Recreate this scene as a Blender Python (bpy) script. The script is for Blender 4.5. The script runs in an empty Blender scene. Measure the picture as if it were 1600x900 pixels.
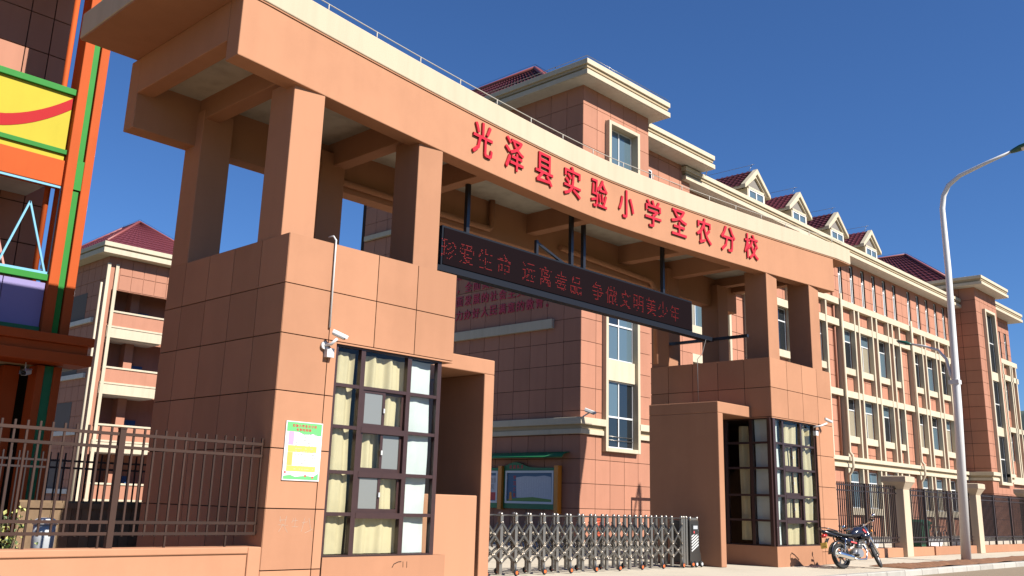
import bpy, bmesh, math, random
from mathutils import Vector, Matrix
random.seed(7)
S = 0.8                      # metres per layout unit
C = bpy.context.scene.collection
scn = bpy.context.scene

# ------------------------------------------------------------------ camera
YAW, PITCH, ROLL = 0.8086, 0.2548, 0.0289
cam_d = bpy.data.cameras.new('camera')
cam = bpy.data.objects.new('camera', cam_d)
C.objects.link(cam)
scn.camera = cam
_f = Vector((math.sin(YAW)*math.cos(PITCH), math.cos(YAW)*math.cos(PITCH), math.sin(PITCH)))
_r = Vector((math.cos(YAW), -math.sin(YAW), 0))
_u = _r.cross(_f)
_r2 = math.cos(ROLL)*_r + math.sin(ROLL)*_u
_u2 = -math.sin(ROLL)*_r + math.cos(ROLL)*_u
cam.matrix_world = Matrix(((_r2.x, _u2.x, -_f.x, -8.7893*S), (_r2.y, _u2.y, -_f.y, -13.7436*S),
                           (_r2.z, _u2.z, -_f.z, 1.5185*S), (0, 0, 0, 1)))
cam_d.sensor_fit = 'HORIZONTAL'
cam_d.sensor_width = 36.0
cam_d.lens = 36.0*1478.035/1600.0
cam_d.shift_y = -(450-402.775)/1600.0
cam_d.clip_start = 0.1
cam_d.clip_end = 20000

# ------------------------------------------------------------------ world, sun, exposure
SUN = Vector((0.173, -1.0, 0.88)).normalized()
elev = math.asin(SUN.z)
azim = math.atan2(SUN.x, SUN.y)          # clockwise from +Y
world = bpy.data.worlds.new('World')
scn.world = world
world.use_nodes = True
nt = world.node_tree
bg = nt.nodes['Background']
sky = nt.nodes.new('ShaderNodeTexSky')
sky.sky_type = 'NISHITA'
sky.sun_disc = False
sky.sun_elevation = elev
sky.sun_rotation = azim
sky.altitude = 300
sky.air_density = 1.0
sky.dust_density = 0.25
sky.ozone_density = 10.0
tint = nt.nodes.new('ShaderNodeMixRGB')          # slightly deeper blue of the clear sky
tint.blend_type = 'MULTIPLY'; tint.inputs[0].default_value = 1.0
tint.inputs[2].default_value = (0.85, 1.0, 1.16, 1)
nt.links.new(sky.outputs[0], tint.inputs[1])
nt.links.new(tint.outputs[0], bg.inputs[0])
bg.inputs[1].default_value = 0.055
sun_d = bpy.data.lights.new('sun', 'SUN')
sun_d.energy = 5.0
sun_d.angle = math.radians(0.53)
sun_d.color = (1.0, 0.955, 0.88)
sun = bpy.data.objects.new('sun', sun_d)
C.objects.link(sun)
sun.rotation_euler = (-SUN).to_track_quat('-Z', 'Y').to_euler()
sun.location = (0, -20, 40)
scn.view_settings.view_transform = 'Standard'
scn.view_settings.look = 'None'
scn.view_settings.gamma = 1.0
scn.view_settings.exposure = 1.0
scn.view_settings.use_curve_mapping = False
scn.cycles.max_bounces = 6
scn.cycles.diffuse_bounces = 2
scn.cycles.transparent_max_bounces = 12
scn.cycles.caustics_reflective = False
scn.cycles.caustics_refractive = False

# ------------------------------------------------------------------ materials
M = {}
def mat(name, base, rough=0.7, metal=0.0, var=0.0, vscale=3.0, bump=0.0, bscale=60.0, spec=None, emit=None, estr=1.0, base2=None, stain=0.0):
    m = bpy.data.materials.new(name)
    m.use_nodes = True
    t = m.node_tree
    p = t.nodes['Principled BSDF']
    p.inputs['Base Color'].default_value = (*base, 1)
    p.inputs['Roughness'].default_value = rough
    p.inputs['Metallic'].default_value = metal
    if spec is not None:
        p.inputs['Specular IOR Level'].default_value = spec
    if emit:
        p.inputs['Emission Color'].default_value = (*emit, 1)
        p.inputs['Emission Strength'].default_value = estr
    tc = None
    if var or bump or stain:
        tc = t.nodes.new('ShaderNodeNewGeometry')
    if var:
        n = t.nodes.new('ShaderNodeTexNoise')
        n.inputs['Scale'].default_value = vscale
        n.inputs['Detail'].default_value = 6
        n.inputs['Roughness'].default_value = 0.65
        t.links.new(tc.outputs['Position'], n.inputs['Vector'])
        oi = t.nodes.new('ShaderNodeObjectInfo')
        ad = t.nodes.new('ShaderNodeMath'); ad.operation = 'MULTIPLY_ADD'
        ad.inputs[1].default_value = 0.55; ad.inputs[2].default_value = -0.27
        t.links.new(oi.outputs['Random'], ad.inputs[0])
        a2 = t.nodes.new('ShaderNodeMath'); a2.operation = 'ADD'
        t.links.new(n.outputs['Fac'], a2.inputs[0]); t.links.new(ad.outputs[0], a2.inputs[1])
        r = t.nodes.new('ShaderNodeValToRGB')
        b2 = base2 if base2 else tuple(max(0, c*(1-var)) for c in base)
        b1 = base if base2 else tuple(min(1, c*(1+var)) for c in base)
        r.color_ramp.elements[0].position = 0.3
        r.color_ramp.elements[1].position = 0.72
        r.color_ramp.elements[0].color = (*b2, 1)
        r.color_ramp.elements[1].color = (*b1, 1)
        t.links.new(a2.outputs[0], r.inputs[0])
        out = r.outputs[0]
        if stain:
            mp = t.nodes.new('ShaderNodeMapping'); mp.inputs['Scale'].default_value = (1.6, 1.6, 0.16)
            t.links.new(tc.outputs['Position'], mp.inputs['Vector'])
            n3 = t.nodes.new('ShaderNodeTexNoise'); n3.inputs['Scale'].default_value = 2.6; n3.inputs['Detail'].default_value = 5
            t.links.new(mp.outputs[0], n3.inputs['Vector'])
            r3 = t.nodes.new('ShaderNodeValToRGB')
            r3.color_ramp.elements[0].position = 0.45; r3.color_ramp.elements[1].position = 0.78
            r3.color_ramp.elements[0].color = (0, 0, 0, 1); r3.color_ramp.elements[1].color = (stain, stain, stain, 1)
            t.links.new(n3.outputs['Fac'], r3.inputs[0])
            mx = t.nodes.new('ShaderNodeMixRGB'); mx.blend_type = 'MULTIPLY'
            mx.inputs[2].default_value = (0.62, 0.6, 0.58, 1)
            t.links.new(r3.outputs[0], mx.inputs[0]); t.links.new(out, mx.inputs[1])
            out = mx.outputs[0]
        t.links.new(out, p.inputs['Base Color'])
    if bump:
        n2 = t.nodes.new('ShaderNodeTexNoise')
        n2.inputs['Scale'].default_value = bscale
        n2.inputs['Detail'].default_value = 4
        t.links.new(tc.outputs['Position'], n2.inputs['Vector'])
        b = t.nodes.new('ShaderNodeBump')
        b.inputs['Strength'].default_value = bump
        b.inputs['Distance'].default_value = 0.01
        t.links.new(n2.outputs['Fac'], b.inputs['Height'])
        t.links.new(b.outputs[0], p.inputs['Normal'])
    M[name] = m
    return m

mat('stucco', (0.352, 0.174, 0.100), 0.9, var=0.085, vscale=0.8, bump=0.15, bscale=90, spec=0.15, stain=0.12)
mat('tile', (0.345, 0.159, 0.102), 0.75, var=0.06, vscale=0.8, bump=0.06, bscale=70, spec=0.2, stain=0.2)
mat('joint', (0.022, 0.009, 0.006), 0.95)
mat('cream', (0.45, 0.365, 0.262), 0.85, var=0.03, vscale=0.9, bump=0.06, bscale=70, spec=0.2, stain=0.25)
mat('trim', (0.46, 0.395, 0.29), 0.8, var=0.04, vscale=1.2, bump=0.05, bscale=60, spec=0.2, stain=0.3)
mat('recess_shade', (0.34, 0.26, 0.155), 0.8, var=0.06, vscale=2)  # browner trim tone, shade of the eave and cornice recesses put into the colour
mat('soffit', (0.50, 0.475, 0.435), 0.9, var=0.04, vscale=1.5, stain=0.35)
mat('ceiling', (0.40, 0.37, 0.32), 0.9, var=0.06, vscale=0.9, stain=0.6)
mat('roof', (0.078, 0.017, 0.021), 0.42, var=0.3, vscale=6, spec=0.4)
mat('ridge', (0.20, 0.05, 0.045), 0.5)
mat('white_frame', (0.55, 0.55, 0.54), 0.35)
mat('dark_frame', (0.035, 0.016, 0.014), 0.38, var=0.15, vscale=8)
mat('curtain', (0.50, 0.41, 0.25), 0.85, var=0.06, vscale=5)
mat('blind', (0.52, 0.54, 0.52), 0.7, var=0.05, vscale=4)
mat('interior', (0.10, 0.08, 0.07), 0.9)
mat('red_letter', (0.42, 0.010, 0.018), 0.4, var=0.05)
mat('black_metal', (0.012, 0.012, 0.014), 0.35)
mat('led_screen', (0.006, 0.003, 0.004), 0.9, spec=0.05)
mat('led_case', (0.008, 0.010, 0.016), 0.6, spec=0.12)
mat('led_dot', (0.1, 0.0, 0.0), 0.5, emit=(1.0, 0.03, 0.015), estr=0.13)
mat('steel', (0.30, 0.275, 0.24), 0.34, metal=0.85)
mat('steel_dark', (0.10, 0.09, 0.08), 0.35, metal=0.8)
mat('steel_arm', (0.245, 0.22, 0.19), 0.3, metal=0.95)
mat('rubber', (0.012, 0.012, 0.012), 0.85)
mat('orange_plastic', (0.75, 0.12, 0.02), 0.45)
mat('white_plastic', (0.50, 0.50, 0.49), 0.4)
mat('grey_plastic', (0.35, 0.36, 0.37), 0.5)
mat('fence_brown', (0.036, 0.018, 0.012), 0.5, var=0.2, vscale=5, spec=0.25)
mat('fence_dark', (0.020, 0.011, 0.010), 0.45, var=0.2, vscale=5)
mat('concrete', (0.35, 0.305, 0.235), 0.9, var=0.22, vscale=0.55, bump=0.25, bscale=30, stain=0.0)
mat('campus_paving', (0.28, 0.25, 0.205), 0.9, var=0.1, vscale=0.7)
mat('asphalt', (0.225, 0.17, 0.11), 0.95, var=0.15, vscale=2.0, bump=0.5, bscale=60)
mat('kerb', (0.34, 0.32, 0.28), 0.85, var=0.12, vscale=4, bump=0.2, bscale=40)
mat('soil', (0.21, 0.095, 0.042), 1.0, var=0.3, vscale=6, bump=1.0, bscale=20)
mat('grass_ground', (0.10, 0.10, 0.045), 1.0, var=0.3, vscale=0.4)
mat('lamp_white', (0.62, 0.61, 0.59), 0.35)
mat('lamp_green', (0.01, 0.07, 0.045), 0.4)
mat('conduit', (0.36, 0.33, 0.28), 0.5)
mat('green', (0.026, 0.175, 0.028), 0.6, var=0.08, vscale=2, spec=0.15)
mat('green_dark', (0.012, 0.15, 0.05), 0.5, var=0.1)
mat('orange', (0.385, 0.072, 0.016), 0.7, var=0.05, vscale=1.5, bump=0.05, spec=0.12, stain=0.15)
mat('yellow', (0.385, 0.315, 0.032), 0.7, var=0.05, vscale=1.2, spec=0.12, stain=0.12)
mat('red_stripe', (0.34, 0.016, 0.018), 0.7, spec=0.12, var=0.05)
mat('purple', (0.20, 0.165, 0.34), 0.6, var=0.03)
mat('cyan', (0.12, 0.33, 0.46), 0.5)
mat('pinkpipe', (0.50, 0.20, 0.16), 0.5)
mat('blue', (0.015, 0.06, 0.16), 0.5)
mat('wood', (0.15, 0.095, 0.05), 0.8, var=0.25, vscale=6)
mat('board_orange', (0.62, 0.22, 0.02), 0.5)
mat('board_white', (0.58, 0.58, 0.58), 0.4)
mat('board_grey', (0.44, 0.43, 0.45), 0.5, var=0.06, vscale=8)
mat('board_blue', (0.05, 0.12, 0.22), 0.5, var=0.1, vscale=4)
mat('board_grass', (0.10, 0.22, 0.03), 0.5)
mat('paper', (0.60, 0.60, 0.58), 0.6)
mat('paper_green', (0.10, 0.38, 0.12), 0.6)
mat('paper_pink', (0.50, 0.25, 0.38), 0.6)
mat('paper_yellow', (0.52, 0.44, 0.08), 0.6)
mat('paper_orange', (0.52, 0.32, 0.07), 0.6)
mat('paper_red', (0.48, 0.05, 0.05), 0.6)
mat('ink', (0.25, 0.25, 0.25), 0.7)
mat('moto_black', (0.012, 0.013, 0.02), 0.22, spec=0.6)
mat('moto_navy', (0.012, 0.014, 0.026), 0.15, spec=0.7)
mat('moto_seat', (0.012, 0.012, 0.012), 0.6)
mat('chrome', (0.75, 0.74, 0.72), 0.12, metal=1.0)
mat('engine', (0.34, 0.32, 0.30), 0.4, metal=0.8)
mat('lens_red', (0.35, 0.02, 0.015), 0.2)
mat('plate', (0.60, 0.42, 0.08), 0.5)
mat('bark', (0.10, 0.07, 0.045), 0.9)
mat('leaf', (0.075, 0.12, 0.025), 0.6, var=0.3, vscale=9)
mat('leaf_pale', (0.42, 0.42, 0.14), 0.6, var=0.2, vscale=9)
mat('hill', (0.035, 0.055, 0.045), 1.0, var=0.25, vscale=0.01)
mat('bin_green', (0.005, 0.07, 0.03), 0.5)
mat('brick_red', (0.40, 0.07, 0.03), 0.85, var=0.15, vscale=6)

def glass_opaque(name, base, rough=0.03):
    m = mat(name, base, rough, spec=0.9)
    return m
glass_opaque('pane_dark', (0.012, 0.015, 0.018))
glass_opaque('pane_blue', (0.075, 0.115, 0.14), 0.06)
glass_opaque('pane_cream', (0.27, 0.235, 0.17), 0.08)
glass_opaque('frosted', (0.16, 0.165, 0.155), 0.2)
mat('gable', (0.17, 0.15, 0.13), 0.9)  # grey-brown, the shade inside the dormer gable is put into this colour
mat('cable', (0.10, 0.09, 0.085), 0.6)
# clear guard room glass
m = bpy.data.materials.new('clear_glass'); m.use_nodes = True
t = m.node_tree
for n in list(t.nodes):
    t.nodes.remove(n)
o_ = t.nodes.new('ShaderNodeOutputMaterial'); mx = t.nodes.new('ShaderNodeMixShader')
tr = t.nodes.new('ShaderNodeBsdfTransparent'); gl = t.nodes.new('ShaderNodeBsdfGlossy')
tr.inputs[0].default_value = (0.93, 0.95, 0.94, 1)
gl.inputs['Roughness'].default_value = 0.02
fr = t.nodes.new('ShaderNodeFresnel'); fr.inputs[0].default_value = 1.45
ge = t.nodes.new('ShaderNodeNewGeometry'); iv = t.nodes.new('ShaderNodeMath'); iv.operation = 'SUBTRACT'; iv.inputs[0].default_value = 1.0
ml = t.nodes.new('ShaderNodeMath'); ml.operation = 'MULTIPLY'
t.links.new(ge.outputs['Backfacing'], iv.inputs[1]); t.links.new(fr.outputs[0], ml.inputs[0]); t.links.new(iv.outputs[0], ml.inputs[1])
t.links.new(ml.outputs[0], mx.inputs[0]); t.links.new(tr.outputs[0], mx.inputs[1])
t.links.new(gl.outputs[0], mx.inputs[2]); t.links.new(mx.outputs[0], o_.inputs[0])
M['clear_glass'] = m

# ------------------------------------------------------------------ mesh helpers
class G:
    def __init__(s):
        s.v = []; s.f = []; s.sm = []
    def _add(s, vs, fs, smooth=False):
        n = len(s.v); s.v += [Vector(p) for p in vs]
        for f in fs:
            s.f.append([n+i for i in f]); s.sm.append(smooth)
        return s
    def box(s, x0, x1, y0, y1, z0, z1):
        vs = [(x0,y0,z0),(x1,y0,z0),(x1,y1,z0),(x0,y1,z0),(x0,y0,z1),(x1,y0,z1),(x1,y1,z1),(x0,y1,z1)]
        return s._add(vs, [(3,2,1,0),(4,5,6,7),(0,1,5,4),(1,2,6,5),(2,3,7,6),(3,0,4,7)])
    def bar(s, a, b, w, h=None, up=(0,0,1)):
        a = Vector(a); b = Vector(b); h = w if h is None else h
        d = (b-a).normalized(); u = Vector(up)
        if abs(d.dot(u)) > 0.98: u = Vector((0,1,0))
        l = d.cross(u).normalized(); u = l.cross(d).normalized()
        vs = []
        for p in (a, b):
            for sx, sy in ((-1,-1),(1,-1),(1,1),(-1,1)):
                vs.append(p + l*(sx*w/2) + u*(sy*h/2))
        return s._add(vs, [(3,2,1,0),(4,5,6,7),(0,1,5,4),(1,2,6,5),(2,3,7,6),(3,0,4,7)])
    def tube(s, pts, r, n=8, caps=True):
        pts = [Vector(p) for p in pts]
        R = r if isinstance(r, (list, tuple)) else [r]*len(pts)
        vs = []; fs = []; prev = None
        for i, p in enumerate(pts):
            if i == 0: d = pts[1]-pts[0]
            elif i == len(pts)-1: d = pts[-1]-pts[-2]
            else: d = (pts[i+1]-p).normalized() + (p-pts[i-1]).normalized()
            d.normalize()
            if prev is None:
                a = Vector((0,0,1)) if abs(d.z) < 0.9 else Vector((1,0,0))
                u = d.cross(a).normalized()
            else:
                u = (prev - d*prev.dot(d)).normalized()
            prev = u; w = d.cross(u)
            for k in range(n):
                t = 2*math.pi*k/n
                vs.append(p + (u*math.cos(t) + w*math.sin(t))*R[i])
        for i in range(len(pts)-1):
            for k in range(n):
                k2 = (k+1) % n
                fs.append((i*n+k, i*n+k2, (i+1)*n+k2, (i+1)*n+k))
        s._add(vs, fs, True)
        if caps:
            m = len(s.v) - len(vs)
            s.f.append([m+k for k in range(n)][::-1]); s.sm.append(False)
            s.f.append([m+(len(pts)-1)*n+k for k in range(n)]); s.sm.append(False)
        return s
    def prism(s, poly, vec):
        n = len(poly); vec = Vector(vec); p = [Vector(q) for q in poly]
        vs = p + [q+vec for q in p]
        fs = [tuple(range(n))[::-1], tuple(range(n, 2*n))]
        for i in range(n):
            j = (i+1) % n
            fs.append((i, j, n+j, n+i))
        return s._add(vs, fs)
    def quad(s, a, b, c, d):
        return s._add([a,b,c,d], [(0,1,2,3)])
    def torus(s, c, axis, R, r, n=28, m=10, sq=1.0):
        c = Vector(c); ax = Vector(axis).normalized()
        a = Vector((0,0,1)) if abs(ax.z) < 0.9 else Vector((1,0,0))
        u = ax.cross(a).normalized(); w = ax.cross(u)
        vs = []; fs = []
        for i in range(n):
            t = 2*math.pi*i/n; d = u*math.cos(t) + w*math.sin(t)
            for k in range(m):
                q = 2*math.pi*k/m
                vs.append(c + d*(R + r*math.cos(q)) + ax*(r*sq*math.sin(q)))
        for i in range(n):
            i2 = (i+1) % n
            for k in range(m):
                k2 = (k+1) % m
                fs.append((i*m+k, i*m+k2, i2*m+k2, i2*m+k))
        return s._add(vs, fs, True)
    def ball(s, c, rx, ry, rz, n=10, m=7, rot=None):
        c = Vector(c); vs = []; fs = []
        for j in range(m+1):
            ph = -math.pi/2 + math.pi*j/m
            for i in range(n):
                t = 2*math.pi*i/n
                p = Vector((rx*math.cos(ph)*math.cos(t), ry*math.cos(ph)*math.sin(t), rz*math.sin(ph)))
                if rot: p = rot @ p
                vs.append(c+p)
        for j in range(m):
            for i in range(n):
                i2 = (i+1) % n
                fs.append((j*n+i, j*n+i2, (j+1)*n+i2, (j+1)*n+i))
        return s._add(vs, fs, True)
    def loft(s, rings, caps=True, smooth=True):
        n = len(rings[0]); vs = [p for r in rings for p in r]; fs = []
        for i in range(len(rings)-1):
            for k in range(n):
                k2 = (k+1) % n
                fs.append((i*n+k, i*n+k2, (i+1)*n+k2, (i+1)*n+k))
        if caps:
            fs.append(tuple(range(n))[::-1]); fs.append(tuple(range((len(rings)-1)*n, len(rings)*n)))
        return s._add(vs, fs, smooth)
    def wall(s, ax, u0, u1, z0, z1, t0, t1, holes=()):
        """slab with rectangular holes. ax 'y': u is x and thickness in y; ax 'x': u is y and thickness in x"""
        for (a, b, c, d) in rects_minus(u0, u1, z0, z1, holes):
            if ax == 'y': s.box(a, b, t0, t1, c, d)
            else: s.box(t0, t1, a, b, c, d)
        return s

def rects_minus(u0, u1, z0, z1, holes):
    hs = [(max(h[0],u0), min(h[1],u1), max(h[2],z0), min(h[3],z1)) for h in holes]
    hs = [h for h in hs if h[1]-h[0] > 1e-6 and h[3]-h[2] > 1e-6]
    if not hs: return [(u0,u1,z0,z1)]
    us = sorted(set([u0,u1] + [h[0] for h in hs] + [h[1] for h in hs]))
    out = []
    for a, b in zip(us[:-1], us[1:]):
        cut = sorted((h[2], h[3]) for h in hs if h[0] < b-1e-7 and h[1] > a+1e-7)
        z = z0
        for c, d in cut:
            if c > z+1e-6: out.append((a,b,z,c))
            z = max(z, d)
        if z < z1-1e-6: out.append((a,b,z,z1))
    return out

W = {}
BEVEL = {'column': .012, 'front_beam': .014, 'back_beam': .014, 'cross_beam': .012, 'roof_edge': .016, 'portal_frame': .016, 'low_wall': .016, 'coping': .014, 'pillar': .012, 'eave': .012, 'gutter': .012, 'cornice': .012, 'window_surround': .012, 'base_wall': .012, 'floor_beam': .012, 'balcony_rail': .008, 'drive_head': .01}
def root(name, loc, label, cat, group=None):
    o = bpy.data.objects.new(name, None); C.objects.link(o)
    o.empty_display_size = 0.2
    o.location = Vector(loc)*S; W[o] = Vector(loc)
    o['label'] = label; o['category'] = cat
    if group: o['group'] = group
    return o
def tag(o, label=None, cat=None, group=None, kind=None):
    if label: o['label'] = label
    if cat: o['category'] = cat
    if group: o['group'] = group
    if kind: o['kind'] = kind
    return o
def place(name, me, c, parent):
    o = bpy.data.objects.new(name, me); C.objects.link(o)
    W[o] = Vector(c)
    if name in ('pivot_bolts', 'table_text', 'name_list', 'cylinder_fins', 'decoration', 'scratch', 'rust_mark'): o['kind'] = 'stuff'
    if parent is not None:
        o.parent = parent; o.location = (Vector(c)-W[parent])*S
    else:
        o.location = Vector(c)*S
    return o
def ob(name, g, material, parent=None, base=False):
    lo = Vector((min(p.x for p in g.v), min(p.y for p in g.v), min(p.z for p in g.v)))
    hi = Vector((max(p.x for p in g.v), max(p.y for p in g.v), max(p.z for p in g.v)))
    c = (lo+hi)/2
    if base: c.z = lo.z
    me = bpy.data.meshes.new(name)
    me.from_pydata([(p-c)*S for p in g.v], [], g.f)
    me.polygons.foreach_set('use_smooth', g.sm)
    me.materials.append(M[material] if isinstance(material, str) else material)
    me.update()
    o = place(name, me, c, parent)
    if name in BEVEL:
        b = o.modifiers.new('edge', 'BEVEL'); b.width = BEVEL[name]; b.segments = 2; b.limit_method = 'ANGLE'; b.angle_limit = math.radians(50)
    return o
_pc = {}
def piece(name, x0, x1, y0, y1, z0, z1, material, parent, bev=0.0):
    """box piece sharing mesh data between alike pieces"""
    key = (round(x1-x0,3), round(y1-y0,3), round(z1-z0,3), material, bev)
    c = Vector(((x0+x1)/2, (y0+y1)/2, (z0+z1)/2))
    if key not in _pc:
        me = bpy.data.meshes.new(name)
        hx, hy, hz = (x1-x0)/2*S, (y1-y0)/2*S, (z1-z0)/2*S
        if bev:
            bm = bmesh.new(); bmesh.ops.create_cube(bm, size=1.0)
            for v in bm.verts: v.co = Vector((v.co.x*2*hx, v.co.y*2*hy, v.co.z*2*hz))
            bmesh.ops.bevel(bm, geom=bm.edges[:], offset=min(bev*S, hx*.9, hy*.9, hz*.9), segments=1, affect='EDGES')
            bm.to_mesh(me); bm.free()
        else:
            g = G().box(-hx, hx, -hy, hy, -hz, hz)
            me.from_pydata(g.v, [], g.f)
        me.materials.append(M[material]); _pc[key] = me
    return place(name, _pc[key], c, parent)
def share(name, src, c, parent):
    return place(name, src.data, c, parent)

def panels(parent, ax, us, zs, t0, t1, material, holes=(), gap=0.018, name='panel', limit=None):
    """cladding panels between the joint lines us x zs, cut around holes; every panel an object"""
    n = 0
    for a, b in zip(us[:-1], us[1:]):
        for c, d in zip(zs[:-1], zs[1:]):
            rs = rects_minus(a+gap/2, b-gap/2, c+gap/2, d-gap/2, holes)
            rs = [r for r in rs if r[1]-r[0] > 0.02 and r[3]-r[2] > 0.02]
            if not rs: continue
            n += 1
            if len(rs) == 1:
                r = rs[0]
                if ax == 'y': piece(name, r[0], r[1], t0, t1, r[2], r[3], material, parent)
                else: piece(name, t0, t1, r[0], r[1], r[2], r[3], material, parent)
            else:
                g = G()
                for r in rs:
                    if ax == 'y': g.box(r[0], r[1], t0, t1, r[2], r[3])
                    else: g.box(t0, t1, r[0], r[1], r[2], r[3])
                ob(name, g, material, parent)
    return n
def panels_joined(g, ax, us, zs, t0, t1, holes=(), gap=0.03):
    for a, b in zip(us[:-1], us[1:]):
        for c, d in zip(zs[:-1], zs[1:]):
            for r in rects_minus(a+gap/2, b-gap/2, c+gap/2, d-gap/2, holes):
                if r[1]-r[0] < 0.02 or r[3]-r[2] < 0.02: continue
                if ax == 'y': g.box(r[0], r[1], t0, t1, r[2], r[3])
                else: g.box(t0, t1, r[0], r[1], r[2], r[3])
def frange(a, b, n):
    return [a + (b-a)*i/n for i in range(n+1)]

_tc = {}
def glyph(ch, bold=0.02, ext=0.05):
    """mesh of one character, unit em height, centred, lying in XY with depth along Z"""
    key = (ch, bold, ext)
    if key in _tc: return _tc[key]
    cu = bpy.data.curves.new('glyph', 'FONT')
    cu.body = ch; cu.size = 1.0; cu.extrude = ext; cu.offset = bold
    cu.resolution_u = 2
    o = bpy.data.objects.new('glyph', cu); C.objects.link(o)
    dg = bpy.context.evaluated_depsgraph_get()
    me = bpy.data.meshes.new_from_object(o.evaluated_get(dg))
    vs = [v.co.copy() for v in me.vertices]; fs = [list(p.vertices) for p in me.polygons]
    C.objects.unlink(o); bpy.data.objects.remove(o)
    lo = (min(v.x for v in vs), min(v.y for v in vs)); hi = (max(v.x for v in vs), max(v.y for v in vs))
    _tc[key] = (vs, fs, lo, hi)
    return _tc[key]
def put_glyph(g, ch, origin, ux, uz, un, w, h, depth, bold=0.02, em=False):
    """add a character: origin = centre; ux right vector, uz up vector, un outward normal"""
    vs, fs, lo, hi = glyph(ch, 0.0, 0.05)
    if em: cx, cy, sx, sy = 0.5, 0.36, 1.0, 1.0
    else: cx, cy, sx, sy = (lo[0]+hi[0])/2, (lo[1]+hi[1])/2, hi[0]-lo[0]+2*bold, hi[1]-lo[1]+2*bold
    o = Vector(origin); ux = Vector(ux); uz = Vector(uz); un = Vector(un)
    sh = [(0,0)] if bold < 0.001 else [(-bold,-bold*.6),(bold,-bold*.6),(-bold,bold*.6),(bold,bold*.6),(0,0)]
    for k, (ax, ay) in enumerate(sh):
        dk = depth*(1-0.035*k)
        g._add([o + ux*((v.x+ax-cx)/sx*w) + uz*((v.y+ay-cy)/sy*h) + un*((v.z+0.05)/0.1*dk + 0.0004*k) for v in vs], fs)
    return g

# ================================================================== SETTING
def struct(o): o['kind'] = 'structure'; return o
g = G().quad((-3000,-3000,-0.2),(3000,-3000,-0.2),(3000,3000,-0.2),(-3000,3000,-0.2))
struct(ob('ground', g, 'grass_ground'))
g = G().box(-400, 500, -24, -2.62, -0.6, -0.14)
struct(ob('road', g, 'asphalt'))
g = G().box(2.0, 200, -2.42, 8.6, -0.5, 0.0).box(-60, 2.0, -2.42, 0.4, -0.5, 0.0)
pave = struct(ob('pavement', g, 'concrete'))
mat('yard', (0.27, 0.135, 0.055), 0.95, var=0.2, vscale=1.0)  # warm soil tone invented to bounce light onto the shaded walls
struct(ob('yard_ground', G().box(-60, 2.0, 0.4, 8.6, -0.5, -0.002), 'yard'))
g = G().box(0.3, 200, 8.6, 90, -0.5, 0.15)
struct(ob('campus_ground', g, 'campus_paving'))
# kerb stones
kb = struct(ob('kerb', G().box(-60, 200, -2.60, -2.425, -0.5, -0.03), 'kerb'))
x = 8.0
while x < 75:
    L = 1.25
    piece('kerb_stone', x+0.008, x+L-0.008, -2.64, -2.40, -0.16, 0.02 + random.uniform(-.006,.006)*0, 'kerb', kb, 0.02)
    x += L
# soil strip along the kerb
g = G()
nx, ny = 120, 10
x0, x1, y0, y1 = 20.6, 75.0, -2.36, -0.95
vs = []
for j in range(ny+1):
    for i in range(nx+1):
        xx = x0 + (x1-x0)*(i/nx)**1.6; yy = y0 + (y1-y0)*j/ny
        e = min(i/3.0, 1, (ny-j)/3.0, 0.4 + j/2.0)
        h = 0.012 + max(0, e)*(0.035 + 0.045*math.sin(xx*1.7+yy*3)*math.sin(xx*0.6) + random.uniform(-.015,.03))
        yy += 0.22*math.sin(xx*0.9)*(j/ny) if j == ny else 0
        vs.append((xx, yy, max(0.004, h)))
fs = []
for j in range(ny):
    for i in range(nx):
        a = j*(nx+1)+i
        fs.append((a, a+1, a+nx+2, a+nx+1))
g._add(vs, fs, True)
tag(ob('soil_strip', g, 'soil'), 'strip of reddish brown soil along the pale kerb', 'soil', kind='stuff')
# distant hills on the right
def hill(name, cx, cy, rx, ry, h, seed):
    rnd = random.Random(seed); g = G(); n, m = 48, 10; vs = []; fs = []
    ph = [rnd.uniform(0, 6.3) for _ in range(6)]
    for j in range(m+1):
        rr = 1 - j/m
        for i in range(n):
            t = 2*math.pi*i/n
            k = 1 + 0.12*math.sin(3*t+ph[0]) + 0.08*math.sin(5*t+ph[1]) + 0.05*math.sin(9*t+ph[2])
            zz = h*(1-rr**1.6)*(1 + 0.06*math.sin(7*t+ph[3])*rr)
            vs.append((cx+rx*rr*k*math.cos(t), cy+ry*rr*k*math.sin(t), zz-1))
    for j in range(m):
        for i in range(n):
            i2 = (i+1) % n
            fs.append((j*n+i, j*n+i2, (j+1)*n+i2, (j+1)*n+i))
    g._add(vs, fs, True)
    return struct(ob(name, g, 'hill'))
hill('hill', 3060, 800, 420, 500, 312, 3)
hill('hill', 3900, 300, 700, 600, 260, 5)

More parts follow.
